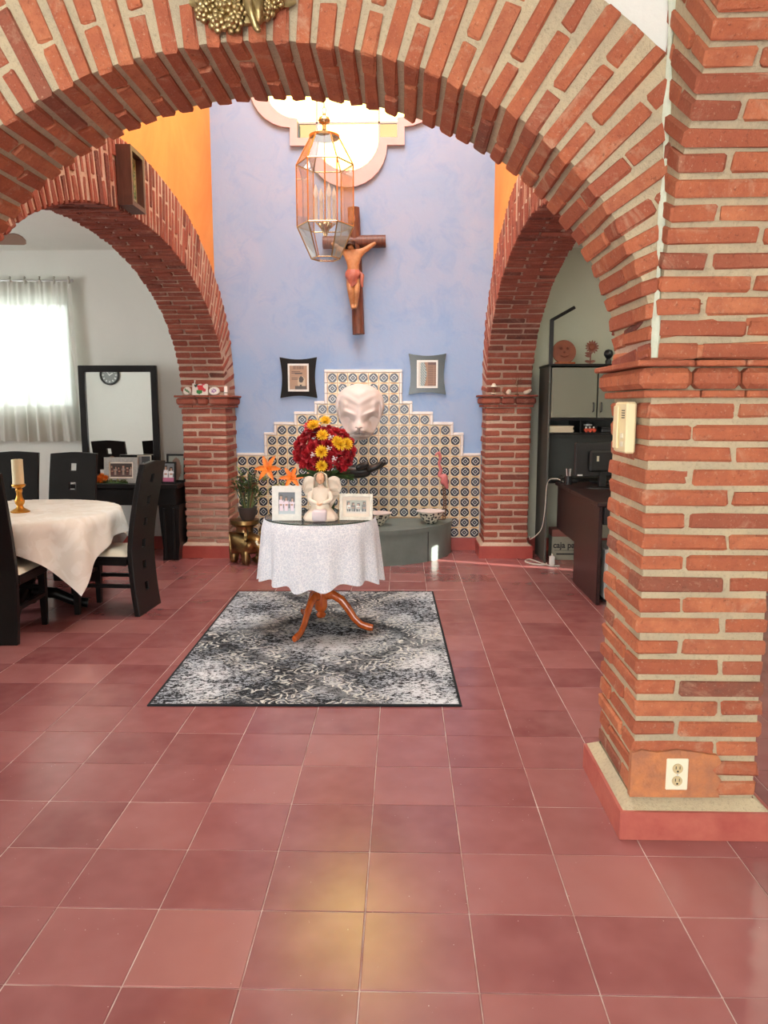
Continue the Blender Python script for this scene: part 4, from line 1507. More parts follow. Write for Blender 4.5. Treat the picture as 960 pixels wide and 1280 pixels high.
fv = [V(0, 0, .20), V(0, -.01, .28), V(.0, -.015, .375), V(.0, -.01, .425), V(-.015, -.025, .452),      # pelvis, waist, chest, neck, neck top
      V(-.032, -.045, .485), V(.070, -.005, .415), V(.150, .02, .468), V(.225, .045, .525), V(.248, .048, .540),
      V(-.070, -.005, .415), V(-.150, .02, .468), V(-.225, .045, .525), V(-.248, .048, .540),
      V(.034, -.01, .155), V(.032, -.045, .045), V(.022, -.010, -.070), V(.014, -.028, -.110),
      V(-.034, -.01, .155), V(-.024, -.050, .045), V(-.010, -.012, -.070), V(-.004, -.034, -.112)]
fe = [(0, 1), (1, 2), (2, 3), (3, 4), (4, 5), (2, 6), (6, 7), (7, 8), (8, 9), (2, 10), (10, 11), (11, 12), (12, 13), (0, 14), (14, 15), (15, 16), (16, 17), (0, 18), (18, 19), (19, 20), (20, 21)]
fr = [.056, .050, .066, .028, .026, .040, .034, .025, .018, .016, .034, .025, .018, .016, .042, .032, .022, .018, .042, .032, .022, .018]
fg = link('figure', skin_mesh('figure', fv, fe, fr, 2), MAT['carved_skin'], cr)
b = MB()
def loin(u, v):
    a = 2 * pi * u
    r = .064 + .016 * sin(pi * min(1, v * 1.3)) + .004 * sin(a * 9 + v * 5)
    return V(r * cos(a) * (1 - .10 * v), -.012 + r * .93 * sin(a), .250 - .125 * v + .022 * cos(a * 2 + .6) * v + .012 * sin(a) * v)
b.surf(loin, 36, 10, True); b.tube([V(.066, -.03, .225), V(.088, -.04, .20), V(.082, -.045, .13), V(.090, -.04, .09)], [.014, .020, .016, .008], 8); b.build('loincloth', MAT['carved_cloth'], fg, 60)
b = MB()
def hair2(u, v):
    a = 2 * pi * u
    front = max(0, -sin(a))
    z = .530 - (.105 - .055 * front) * v
    r = .006 + .046 * sqrt(min(1, v * 4)) + .006 * v
    return V(-.030 + r * cos(a), -.036 + r * sin(a), z)
b.surf(hair2, 20, 8, True); b.build('hair', MAT['carved_hair'], fg, 60)
b = MB(); b.tube([V(-.031 + .047 * cos(t * .4), -.040 + .047 * sin(t * .4), .508 + .004 * sin(t * 2.3)) for t in range(17)], .006, 6); b.build('crown', MAT['dry_brown'], fg)
for s in (-1, 1):
    b = MB(); b.tube([V(s * .246, .02, .540), V(s * .246, .07, .540)], .006, 6); b.build('nail', MAT['black_matte'], cr)

# ------------------------------------------------------------------ lantern
LX, LY = -.49, 5.0
la = thing('hanging_lantern', 'brass framed six-sided glass lantern hanging on a chain', 'lantern', (LX, LY, 2.38))
R1, R2, R3 = .090, .178, .090      # top, body, foot
levels = [(R3, 0.0), (R2, .195), (R2, .565), (R1, .725)]
hexp = lambda r, k, z: (r * cos(pi / 6 + k * pi / 3 - pi / 2 * 0 + pi / 6 * 0), r * sin(pi / 6 + k * pi / 3), z)
hexp = lambda r, k, z: (r * cos(k * pi / 3), r * sin(k * pi / 3), z)
for li in range(3):
    (ra, za), (rb, zb) = levels[li], levels[li + 1]
    for k in range(6):
        p = [hexp(ra, k, za), hexp(ra, k + 1, za), hexp(rb, k + 1, zb), hexp(rb, k, zb)]
        b = MB(); b.add(p, [(0, 1, 2, 3)]); b.build('pane', MAT['lantern_glass'], la)
        b = MB(); b.tube([p[0], p[3]], .0045, 6); b.build('frame_bar', MAT['brass' if li else 'brass_dark'], la)
for (r, z) in levels:
    for k in range(6):
        b = MB(); b.tube([hexp(r, k, z), hexp(r, k + 1, z)], .0045, 6); b.build('frame_bar', MAT['brass'], la)
b = MB(); b.lathe([(.0, 0), (.086, 0), (.086, .004), (0, .004)], 6); b.build('base_pane', MAT['lantern_glass'], la)
b = MB(); b.lathe([(.092, .722), (.095, .735), (.060, .75), (.022, .762), (.012, .775), (.012, .800), (.030, .808), (.038, .825), (.030, .842), (.012, .85), (.010, .865), (0, .868)], 24); b.build('cap', MAT['brass'], la, 40)
b = MB(); b.tube([(0, 0, .215), (0, 0, .76)], .005, 8); b.build('centre_rod', MAT['brass'], la)
b = MB(); b.lathe([(0, .135), (.012, .14), (.018, .16), (.034, .19), (.046, .205), (.046, .215), (.02, .222), (0, .222)], 20); b.build('candle_dish', MAT['brass'], la, 40)
for k in range(4):
    a = k * pi / 2 + .5
    x, y = .062 * cos(a), .062 * sin(a)
    b = MB(); b.tube([(0, 0, .20), (x * .6, y * .6, .190), (x, y, .215)], .005, 6); b.build('candle_arm', MAT['brass'], la)
    b = MB(); b.lathe([(0, .215), (.016, .217), (.018, .225), (.011, .235), (.011, .36), (0, .36)], 12, (x, y, 0)); b.build('candle_tube', MAT['candle_tube'], la, 40)
    b = MB(); b.lathe([(0, .36), (.010, .362), (.015, .385), (.012, .41), (.004, .435), (0, .445)], 10, (x, y, 0)); b.build('bulb', MAT['bulb'], la, 60)
link_m = MB()
link_m.tube([(.011 * cos(t), 0, .020 * sin(t)) for t in [2 * pi * i / 12 for i in range(13)]], .0025, 5, False)
lmesh = link_m.mesh('chain_link', 60)
z = .885
k = 0
while z < TOP - 2.38 - .02:
    link('chain_link', lmesh, MAT['brass'], la, (0, 0, z), (0, 0, (k % 2) * pi / 2))
    z += .034
    k += 1
bm_ = MB(); bm_.box(-1.84, .87, LY - .05, LY + .05, TOP - .12, TOP, .004)
structure(bm_.build('ceiling_beam', MAT['brown_wood']), 'wooden beam across the skylight that carries the lantern')

# ------------------------------------------------------------------ on the brickwork
wbx = thing('shadow_box', 'dark wooden shadow box with a green picture on the long brick arch', 'picture', (XL + .004, 4.745, 2.79), radians(90))
w, h, d = .235, .335, .088
b = MB(); b.prism([(-w / 2, -h / 2), (w / 2, -h / 2), (w / 2, h / 2), (-w / 2, h / 2)], lambda u, v: (u, -d, v), lambda u, v: (u, 0, v), [[(-w / 2 + .028, -h / 2 + .028), (w / 2 - .028, -h / 2 + .028), (w / 2 - .028, h / 2 - .028), (-w / 2 + .028, h / 2 - .028)]])
b.build('frame', MAT['brown_wood'], wbx)
rg = random.Random(3)
gp = [[rg.random() for _ in range(20)] for _ in range(30)]
print_sheet('painting', w - .05, h - .05, lambda u, v: (.42, .40, .20) if (u < .12 or u > .88 or v < .1 or v > .9) else ((.06, .16, .06) if gp[int(v * 29)][int(u * 19)] < .45 else ((.30, .38, .16) if gp[int(v * 29)][int(u * 19)] < .85 else (.55, .60, .50))), 20, 30, wbx, (0, -.045, -h / 2 + .025), (0, 0, 0))

ic = thing('intercom', 'cream wall intercom handset on the side of the brick pillar', 'intercom', (XR - .005, 2.655, 1.30), radians(-90))
b = MB(); b.box(-.072, .072, -.034, 0, 0, .172, .006); b.build('housing', MAT['ivory'], ic)
b = MB(); b.box(-.062, -.008, -.042, -.034, .012, .160, .004); b.build('handset', MAT['ivory'], ic)
for z in (.022, .050):
    b = MB(); b.box(.018, .046, -.038, -.034, z, z + .018, .002); b.build('button', MAT['ivory_light'], ic)
for k in range(4):
    b = MB(); b.box(.016, .050, -.0355, -.034, .118 + k * .008, .121 + k * .008); b.build('speaker_slot', MAT['dark_hole'], ic)
ou = thing('wall_outlet', 'cream double wall outlet in the orange cement patch', 'outlet', (.935, YF - .008, .165), radians(0))
b = MB(); b.box(-.037, .037, -.007, 0, 0, .112, .003); b.build('cover_plate', MAT['ivory_light'], ou)
for z in (.034, .078):
    b = MB(); b.lathe([(0, 0), (.0175, 0), (.0175, .003), (0, .003)], 20, m=Matrix.Translation((0, -.007, z)) @ Matrix.Rotation(radians(90), 4, 'X')); so = b.build('socket', MAT['socket'], ou)
    for (x, zz, wd, hh) in ((-.0065, .004, .0012, .005), (.0065, .004, .0012, .005)):
        q = MB(); q.box(x - wd, x + wd, -.0112, -.010, z + zz - hh, z + zz + hh); q.build('slot', MAT['dark_hole'], so)
    q = MB(); q.box(-.003, .003, -.0112, -.010, z - .012, z - .006, .001); q.build('slot', MAT['dark_hole'], so)
b = MB(); b.ball((0, -.008, .056), .003, 8, 6); b.build('screw', MAT['steel'], ou)

ch = thing('cherub_ornament', 'old gold cherub and roses ornament at the crown of the brick arch', 'ornament', (-.487, YF - .006, 2.562))
blob = MB(); blob.prism([(.145 * cos(2 * pi * i / 24) * (1 + .1 * sin(3 * i)), .10 + .085 * sin(2 * pi * i / 24)) for i in range(24)], lambda u, v: (u * .9, -.018, v + .015), lambda u, v: (u * .9, 0, v + .015)); blob.build('back_plate', MAT['old_gold'], ch)
rb = MB()
rb.ball((0, 0, .016), (.010, .010, .010), 8, 6)
for (nn, rad, rr, zz) in ((5, .013, .0105, .010), (7, .024, .0125, .002)):
    for k in range(nn):
        a = 2 * pi * k / nn + nn
        rb.ball((rad * cos(a), rad * sin(a), zz), (rr, rr, rr * .7), 8, 6)
rs = rb.mesh('rose', 60)
for (x, z, s) in ((-.11, .062, .9), (-.066, .036, 1.0), (-.022, .030, .95), (-.088, .098, .9), (-.042, .075, 1.1), (-.005, .066, .9), (-.12, .125, .8), (.075, .065, .9), (.105, .095, .9), (.12, .135, .8), (-.06, .13, 1.0), (.09, .15, .9)):
    o = link('rose', rs, MAT['old_gold'], ch)
    o.matrix_local = facing((x, -.024, z), (x * 2, -1, -.2), rnd.uniform(0, 6)) @ Matrix.Scale(s, 4)
for (x, z, a) in ((-.13, .085, 2.9), (.135, .085, .2), (-.12, .12, 2.4)):
    b = MB(); petal_patch(b, .06, .035, .006, -.012, Matrix.Translation((x * .8, -.02, z)) @ Matrix.Rotation(-(a - pi / 2), 4, 'Y') @ Matrix.Rotation(radians(80), 4, 'X'), 3, 4); b.build('leaf', MAT['old_gold'], ch, 60)
cv = [(.035, -.045, .125), (.035, -.05, .165), (.035, -.048, .20), (.038, -.055, .235), (.028, -.05, .082), (.040, -.055, .040), (.052, -.048, .002), (.062, -.055, -.010), (.055, -.048, .085), (.062, -.060, .045), (.058, -.045, .012), (.075, -.05, .185), (.105, -.055, .155), (-.005, -.05, .185), (-.035, -.055, .165)]
ce = [(0, 1), (1, 2), (2, 3), (0, 4), (4, 5), (5, 6), (6, 7), (0, 8), (8, 9), (9, 10), (2, 11), (11, 12), (2, 13), (13, 14)]
link('cherub', skin_mesh('cherub', cv, ce, [.030, .032, .026, .028, .020, .015, .011, .008, .020, .014, .010, .013, .010, .013, .010], 2), MAT['old_gold'], ch)
for s in (-1, 1):
    b = MB()
    b.surf(lambda u, v, s=s: (.035 + s * (.015 + .085 * u), -.028 - .006 * sin(v * 18), .17 + .05 * u + (v - .5) * .07 * (1 - .5 * u)), 6, 12)
    n = len(b.v); b.add([(x, y + .008, z) for x, y, z in b.v[:n]], [tuple(reversed(f)) for f in b.f]); b.build('wing', MAT['old_gold'], ch, 60)

# ledge of the dining-side pillar
LZ = 1.5555
def on_ledge(name, label, cat, x, y, z, group=None, rz=0):
    return thing(name, label, cat, (x, y, z), rz, group)
def disc_plate(t, rx, rz_, fn, tilt=-.18):
    b = MB()
    R = Matrix.Rotation(tilt, 4, 'X')
    b.lathe([(0, 0), (1, 0), (1, .01), (.9, .016), (0, .010)], 24, m=R @ Matrix.Translation((0, 0, rz_)) @ Matrix.Diagonal((rx, 1, rz_, 1)) @ Matrix.Rotation(radians(90), 4, 'X'))
    b.build('plate', MAT['white_glaze'], t, 40)
    n = 18
    vs, fs, cols = [], [], []
    me = MB()
    print_disc(t, rx * .86, rz_ * .86, fn, R @ Vector((0, -.0168, rz_)), tilt)
def print_disc(t, rx, rz_, fn, loc, tilt):
    nr, na = 6, 20
    vs = [(0, 0, 0)] + [(rx * (i + 1) / nr * cos(2 * pi * k / na), 0, rz_ * (i + 1) / nr * sin(2 * pi * k / na)) for i in range(nr) for k in range(na)]
    fs, cols = [], []
    for k in range(na):
        fs.append((0, 1 + k, 1 + (k + 1) % na)); cols.append(fn(0, 0))
        for i in range(nr - 1):
            a, b_ = 1 + i * na + k, 1 + i * na + (k + 1) % na
            fs.append((a, a + na, b_ + na, b_)); th = 2 * pi * (k + .5) / na
            cols.append(fn((i + 1.5) / nr * cos(th), (i + 1.5) / nr * sin(th)))
    me = bpy.data.meshes.new('painting')
    me.from_pydata(vs, [], fs)
    at = me.color_attributes.new('print', 'FLOAT_COLOR', 'CORNER')
    q = 0
    for f, c in zip(fs, cols):
        for _ in f:
            at.data[q].color = (*c, 1); q += 1
    link('painting', me, MAT['print'], t, loc, (tilt, 0, 0))
W_ = (.74, .70, .64)
t = on_ledge('painted_plate', 'small round plate with a green bird on the pillar ledge', 'plate', -2.028, YB - .012, LZ)
disc_plate(t, .038, .040, lambda x, y: (.10, .20, .10) if abs(x * .6 + y) < .3 and abs(x) < .8 else W_)
t = on_ledge('painted_plate', 'small oval plate with a purple motif on the pillar ledge', 'plate', -1.772, YB - .012, LZ)
disc_plate(t, .052, .040, lambda x, y: (.32, .16, .34) if (x + .1) ** 2 + (y * .9) ** 2 < .30 and (int(x * 6) + int(y * 5)) % 3 else W_)
t = on_ledge('ceramic_tile', 'square white tile painted with a red flower on the pillar ledge', 'tile', -1.905, YB - .005, LZ)
def tulip(u, v):
    c = W_
    if (u - .45) ** 2 + (v - .18) ** 2 * 2 < .05: c = (.03, .20, .05)
    if abs(u - .5 - .3 * (.6 - v)) < .20 and .28 < v < .64: c = (.62, .04, .05)
    if (u - .72) ** 2 + (v - .74) ** 2 < .012 or (u - .78) ** 2 + (v - .30) ** 2 < .016: c = (.55, .06, .10)
    if (u - .30) ** 2 + (v - .80) ** 2 < .020 or (u - .20) ** 2 + (v - .62) ** 2 < .01: c = (.03, .05, .03)
    return c
b = MB(); R = Matrix.Rotation(-.15, 4, 'X'); b.prism([(-.075, 0), (.075, 0), (.075, .145), (-.075, .145)], lambda u, v: R @ Vector((u, -.02, v)), lambda u, v: R @ Vector((u, -.010, v))); b.build('tile_body', MAT['white_glaze'], t)
print_sheet('painting', .136, .132, tulip, 20, 20, t, R @ Vector((0, -.0206, .0065)), (-.15, 0, 0))
t = on_ledge('ceramic_pot', 'tiny white cylindrical pot at the end of the pillar ledge', 'pot', -1.662, YB - .015, LZ)
b = MB(); b.lathe([(0, 0), (.016, 0), (.018, .01), (.017, .075), (.013, .085), (.010, .085), (.012, .07), (0, .06)], 16); b.build('body', MAT['white_glaze'], t, 40)
b = MB(); b.lathe([(.0182, .02), (.019, .024), (.0182, .028)], 16); b.build('band', MAT['leaf_green'], t, 40)
# ledge of the study-side pillar
YR, LR = YB + .05 - .014, 1.5605
def little(label, x, pts, ed, rr, mat='figurine_cream', extra=None):
    t = on_ledge('clay_figure', label, 'figurine', x, YR, LR)
    me = skin_mesh('body', pts, ed, rr, 1)
    z0 = min(v.co.z for v in me.vertices)
    for v in me.vertices: v.co.z -= z0
    link('body', me, MAT[mat], t)
    if extra: extra(t)
little('tiny clay figure with a pale hat on the study pillar ledge', .855, [(0, 0, .015), (0, 0, .04), (0, 0, .075)], [(0, 1), (1, 2)], [.024, .016, .020], 'dry_brown',
       lambda t: (MB().lathe([(0, .078), (.032, .074), (.020, .088), (.014, .104), (0, .108)], 14).build('hat', MAT['figurine_cream'], t, 40), MB().lathe([(.020, .02), (.026, .014), (.020, .006)], 14).build('collar', MAT['figurine_cream'], t, 40)))
little('tiny round clay figure with a turned pale head on the study pillar ledge', .985, [(0, 0, .02), (.012, -.005, .055), (.022, -.01, .070)], [(0, 1), (1, 2)], [.032, .022, .014], 'figurine_cream',
       lambda t: MB().tube([(-.028, 0, .05), (-.034, 0, .02), (-.01, 0, .002)], .007, 6).build('tail', MAT['dry_brown'], t, 50))
little('tiny pale clay animal lying on the study pillar ledge', 1.16, [(-.03, 0, .02), (.01, 0, .025), (.035, -.005, .05), (.05, -.01, .045)], [(0, 1), (1, 2), (2, 3)], [.024, .022, .017, .010])
t = on_ledge('twig_tree', 'little wire tree with thin brown twigs on the study pillar ledge', 'ornament', 1.075, YR, LR)
b = MB(); b.lathe([(0, 0), (.022, 0), (.018, .008), (0, .01)], 12); b.build('foot', MAT['dry_brown'], t)
b = MB(); b.tube([(0, 0, .005), (.003, 0, .07), (-.002, 0, .12)], .003, 6); b.build('trunk', MAT['dry_brown'], t)
for (x, z, q) in ((-.05, .15, .09), (.045, .155, .10), (-.03, .175, .115), (.025, .18, .12), (-.06, .125, .08), (.062, .128, .09)):
    b = MB(); b.tube([(0, 0, q), (x * .6, 0, z - .01), (x, 0, z)], .0022, 5); b.build('twig', MAT['dry_brown'], t)
# ------------------------------------------------------------------ dining room
DX, DY, DR, DZ = -2.70, 5.28, .67, .722
dt = thing('dining_table', 'round black dining table on a turned pedestal under a white cloth', 'table', (DX, DY, 0))
b = MB(); b.lathe([(0, DZ - .035), (DR - .02, DZ - .035), (DR, DZ - .028), (DR, DZ - .004), (DR - .005, DZ), (0, DZ)], 48); b.build('table_top', MAT['black_wood'], dt, 40)
b = MB(); b.lathe([(0, .06), (.075, .06), (.08, .12), (.045, .15), (.06, .19), (.085, .23), (.07, .28), (.045, .33), (.05, .50), (.075, .58), (.10, .64), (.22, .685), (0, .685)], 28); b.build('pedestal', MAT['black_wood'], dt, 40)
for k in range(4):
    A = k * pi / 2 + .25
    b = MB(); b.tube([(.05 * cos(A), .05 * sin(A), .14), (.20 * cos(A), .20 * sin(A), .12), (.34 * cos(A), .34 * sin(A), .05), (.42 * cos(A), .42 * sin(A), .035)], [.045, .04, .034, .035], 10); b.build('foot', MAT['black_wood'], dt, 50)
# square cloth laid on the round top, corners hanging
HS, CA_ = .83, radians(-38 - 45)
def cloth(u, v):
    x, y = (2 * u - 1) * HS, (2 * v - 1) * HS
    rho, ph = math.hypot(x, y), atan2(y, x)
    if rho < DR:
        X, Y, Z = x, y, .004
    else:
        d = rho - DR
        cor = abs(sin(2 * ph)) ** 3
        rip = .024 * sin(ph * 16 + 1.0) + .018 * sin(ph * 9)
        rr = DR + .008 + min(d, .05) * .35 + d * (.05 + .10 * cor * .5) + rip * min(1, d * 6)
        X, Y, Z = rr * cos(ph), rr * sin(ph), .004 - d * .985
    c, s = cos(CA_), sin(CA_)
    return (X * c - Y * s, X * s + Y * c, Z)
b = MB(); b.surf(cloth, 96, 96)
o = b.build('dining_tablecloth', MAT['damask'], None, 60, (DX, DY, DZ))
tag(o, 'cream white damask cloth with hanging corners over the dining table', 'tablecloth')

def make_chair(label):
    t = thing('dining_chair', label, 'chair', (0, 0, 0), 0, 'black dining chairs')
    w = .39
    zs = [0]
    holes = [.18, .335, .49, .645, .80, .955]
    hs = .030
    for hz in holes:
        zs += [hz - hs, hz + hs]
    zs.append(1.065)
    zz = []
    for i in range(len(zs) - 1):
        zz += [zs[i], (zs[i] + zs[i + 1]) / 2]
    zz.append(zs[-1])
    xs = [-w / 2, -.027, .027, w / 2]
    yc = lambda z: -.035 * (1 - min(1, z / .45)) ** 2 - .11 * max(0, (z - .45) / .6) ** 1.4
    th = .038
    b = MB()
    def hole(i, zc):
        return i == 1 and any(abs(zc - hz) < hs for hz in holes)
    for j in range(len(zz) - 1):
        z0, z1 = zz[j], zz[j + 1]
        for i in range(3):
            if hole(i, (z0 + z1) / 2):
                continue
            P = lambda x, z, o: (x, yc(z) + o, z + (.012 * (1 - (2 * x / w) ** 2) if z > 1.06 else 0))
            f, bk = -th / 2, th / 2
            x0, x1 = xs[i], xs[i + 1]
            b.add([P(x0, z0, f), P(x1, z0, f), P(x1, z1, f), P(x0, z1, f), P(x0, z0, bk), P(x1, z0, bk), P(x1, z1, bk), P(x0, z1, bk)], [(0, 1, 2, 3), (7, 6, 5, 4)])
            n = len(b.v) - 8
            if i == 0 or hole(i - 1, (z0 + z1) / 2): b.f.append((n, n + 3, n + 7, n + 4))
            if i == 2 or hole(i + 1, (z0 + z1) / 2): b.f.append((n + 1, n + 5, n + 6, n + 2))
            if j == 0 or hole(i, (zz[j - 1] + z0) / 2): b.f.append((n, n + 4, n + 5, n + 1))
            if j == len(zz) - 2 or hole(i, (z1 + zz[j + 2]) / 2): b.f.append((n + 3, n + 2, n + 6, n + 7))
    import bmesh
    me = bpy.data.meshes.new('backrest')
    me.from_pydata(b.v, [], b.f)
    q = bmesh.new(); q.from_mesh(me); bmesh.ops.remove_doubles(q, verts=q.verts, dist=.0005); bmesh.ops.recalc_face_normals(q, faces=q.faces); q.to_mesh(me); q.free()
    o = link('backrest', me, MAT['black_wood'], t)
    bv = o.modifiers.new('bevel', 'BEVEL'); bv.width = .004; bv.segments = 2; bv.limit_method = 'ANGLE'; bv.angle_limit = radians(40)
    b = MB(); b.box(-.20, .20, .022, .435, .405, .425, .003); b.box(-.195, .195, .03, .43, .36, .405, .003); b.build('seat_frame', MAT['black_wood'], t)
    def cush(u, v):
        x, y = (u - .5) * .40, .024 + v * .41
        e = min(u, 1 - u, v, 1 - v)
        return (x, y, .4255 + .036 * min(1, (e * 7)) ** .5)
    b = MB(); b.surf(cush, 16, 16); b.build('seat_cushion', MAT['leather'], t, 60)
    for sx in (-1, 1):
        b = MB(); b.add([(sx * .19, .385, .36), (sx * .145, .385, .36), (sx * .145, .43, .36), (sx * .19, .43, .36), (sx * .183, .395, 0), (sx * .150, .395, 0), (sx * .150, .428, 0), (sx * .183, .428, 0)], [(0, 1, 2, 3), (4, 5, 6, 7), (0, 1, 5, 4), (1, 2, 6, 5), (2, 3, 7, 6), (3, 0, 4, 7)]); b.build('leg', MAT['black_wood'], t)
        b = MB(); b.box(sx * .175 - .012, sx * .175 + .012, .012, .395, .20, .225); b.build('stretcher', MAT['black_wood'], t)
    b = MB(); b.box(-.17, .17, .402, .424, .25, .275); b.build('stretcher', MAT['black_wood'], t)
    return t
c0 = make_chair('tall black dining chair drawn up to the table with its back to the rug')
c0.location = (-1.865, 5.33, 0); c0.rotation_euler = (0, 0, radians(90 - 4))
for (x, y, rz, lab) in ((-2.555, 4.525, 2, 'tall black dining chair on the table side facing the mirror'),
                        (-2.735, 6.20, 180, 'tall black dining chair between the table and the mirror console'),
                        (-3.27, 6.30, 186, 'tall black dining chair behind the candle, in front of the curtain')):
    c = copy_tree(c0)
    c.location = (x, y, 0); c.rotation_euler = (0, 0, radians(rz)); c['label'] = lab

cs = thing('candlestick', 'turned golden candlestick with a thick cream candle on the dining table', 'candlestick', (-2.655, 5.20, DZ + .0045))
b = MB(); b.lathe([(0, 0), (.062, 0), (.064, .008), (.05, .016), (.026, .03), (.020, .045), (.030, .06), (.034, .08), (.022, .10), (.018, .13), (.024, .155), (.018, .165), (.040, .178), (.046, .188), (.044, .195), (0, .195)], 26); b.build('stand', MAT['candle_gold'], cs, 40)
b = MB(); b.lathe([(0, .1955), (.037, .1955), (.037, .365), (.030, .368), (.020, .360), (0, .358)], 26); b.build('candle', MAT['wax'], cs, 40)
b = MB(); b.tube([(0, 0, .357), (.002, 0, .375)], .0018, 5); b.build('wick', MAT['black_matte'], cs)

# console, mirror and photographs
KY0, KY1, KX0, KX1, KZ = 7.06, 7.42, -3.12, -2.10, .728
ct = thing('console_table', 'black console table with broad curved legs under the mirror', 'table', (0, 0, 0))
b = MB(); b.box(KX0, KX1 + .0, KY0, KY1, KZ - .04, KZ, .006); b.build('console_top', MAT['black_wood'], ct)
b = MB(); b.box(KX0 + .03, KX1 - .03, KY0 + .03, KY1 - .02, KZ - .20, KZ - .0405, .004); b.build('apron', MAT['black_wood'], ct)
for (x, s) in ((KX1 - .10, 1), (KX0 + .10, -1)):
    b = MB()
    pr_ = [(-.075, 0), (.075, 0), (.078, .06), (.092, .16), (.086, .30), (.095, .45), (.098, .53), (-.098, .53), (-.092, .40), (-.080, .25), (-.068, .12)]
    b.prism([(x + p[0] * s, p[1]) for p in pr_], lambda u, v: (u, KY0 + .03, v), lambda u, v: (u, KY1 - .04, v)); b.build('leg', MAT['black_wood'], ct)
    for k in (-1, 1):
        b = MB(); b.tube([(x + k * .04 * s, KY0 + .026, .02), (x + k * .045 * s, KY0 + .026, .5)], .012, 8); b.build('reed_moulding', MAT['black_wood'], ct, 50)
KZ += .0005

mr = thing('wall_mirror', 'tall black framed mirror standing on the console', 'mirror', (-2.755, 7.46, KZ - .0), radians(0))
mw, mh, mb_ = .765, 1.115, .062
R = Matrix.Rotation(radians(0.0), 4, 'X')
b = MB()
b.prism([(-mw / 2, 0), (mw / 2, 0), (mw / 2, mh), (-mw / 2, mh)], lambda u, v: R @ Vector((u, -.045, v)), lambda u, v: R @ Vector((u, 0, v)), [[(-mw / 2 + mb_, mb_), (mw / 2 - mb_, mb_), (mw / 2 - mb_, mh - mb_), (-mw / 2 + mb_, mh - mb_)]])
o = b.build('frame', MAT['black_wood'], mr)
bv = o.modifiers.new('bevel', 'BEVEL'); bv.width = .008; bv.segments = 2; bv.limit_method = 'ANGLE'; bv.angle_limit = radians(40)
b = MB(); b.prism([(-mw / 2 + mb_ - .005, mb_ - .005), (mw / 2 - mb_ + .005, mb_ - .005), (mw / 2 - mb_ + .005, mh - mb_ + .005), (-mw / 2 + mb_ - .005, mh - mb_ + .005)], lambda u, v: R @ Vector((u, -.020, v)), lambda u, v: R @ Vector((u, -.012, v))); b.build('mirror_glass', MAT['mirror'], mr)
for s in (-1, 1):
    b = MB(); b.tube([(s * (mw / 2 - .12), .0, .02), (s * (mw / 2 - .12), .20, .02)], .008, 6); b.tube([(s * (mw / 2 - .12), .0, mh - .1), (s * (mw / 2 - .12), .225, mh - .1)], .008, 6)
    b.build('wall_fixing', MAT['black_matte'], mr)

picture('photo_frame', 'wide grey photo frame with a family group on the console', 'photo frame', .325, .245, .046, MAT['grey_frame'],
        people(6, (.05, .03, .025), (.10, .06, .05), (.10, .03, .025), alt=(.32, .24, .20)), (-2.685, 7.20, KZ), 0, -.10, .018, MAT['figurine_cream'], .012)
picture('photo_frame', 'small black photo frame with a couple in white on the console', 'photo frame', .148, .205, .016, MAT['black_wood'],
        lambda u, v: (.45, .12, .22) if v < .22 else people(2, (.16, .17, .18), (.4, .4, .4), (.72, .72, .74))(u, v), (-2.222, 7.165, KZ), radians(-8), -.12)
picture('photo_frame', 'dark photo frame with an arched portrait beside the pillar on the console', 'photo frame', .190, .270, .018, MAT['black_wood'],
        lambda u, v: (.18, .10, .07) if (u - .5) ** 2 * 3 + (v - .45) ** 2 * 1.4 < .30 else (.25, .26, .22), (-2.195, 7.325, KZ), radians(-4), -.10)
picture('photo_frame', 'narrow tilted photo frame with a red and white print on the console', 'photo frame', .115, .195, .010, MAT['white_frame'],
        lambda u, v: (.30, .04, .05) if v < .3 else ((.55, .45, .42) if (int(u * 8) + int(v * 7)) % 3 else (.20, .16, .16)), (-2.40, 7.20, KZ), radians(34), -.12)
picture('photo_frame', 'silver edged black photo frame behind the family photo on the console', 'photo frame', .13, .255, .010, MAT['silver_frame'],
        lambda u, v: (.02, .02, .022) if u > .25 else (.25, .25, .25), (-2.50, 7.335, KZ), radians(10), -.08)
fg2 = thing('girl_figurine', 'small pink porcelain girl figurine on the console', 'figurine', (-2.955, 7.19, KZ), 0)
me = skin_mesh('body', [(0, 0, .02), (0, 0, .08), (0, 0, .125), (.004, 0, .155), (.006, -.004, .180), (.03, -.01, .115), (.045, -.03, .09), (-.03, -.01, .115), (-.04, -.03, .09)], [(0, 1), (1, 2), (2, 3), (3, 4), (2, 5), (5, 6), (2, 7), (7, 8)], [.045, .036, .026, .014, .024, .014, .010, .014, .010], 2)
z0 = min(v.co.z for v in me.vertices)
for v in me.vertices: v.co.z -= z0
link('body', me, simple('porcelain_pink', (.52, .26, .20), .35, c2=(.36, .14, .12), scale=14), fg2)
b = MB(); b.ball((.006, .004, .205), (.028, .026, .022), 12, 8); b.build('hair', MAT['dry_brown'], fg2, 60)
gl = thing('votive_glass', 'small white frosted votive glass against the mirror', 'glass', (-2.895, 7.345, KZ), 0)
b = MB(); b.lathe([(0, 0), (.028, 0), (.034, .05), (.040, .115), (.036, .115), (.030, .05), (0, .012)], 20); b.build('cup', MAT['white_glaze'], gl, 40)
b = MB(); b.lathe([(0, .02), (.026, .02), (.03, .06), (0, .06)], 16); b.build('wax', MAT['wax'], gl, 40)
fm = thing('flower_garland', 'low garland of orange blossoms and green leaves along the console', 'garland', (-2.76, 7.115, KZ), 0)
b = MB(); b.tube([(-.13, 0, .012), (-.04, .006, .014), (.06, -.004, .013), (.17, 0, .012)], .011, 8); b.build('vine', MAT['leaf_green'], fm)
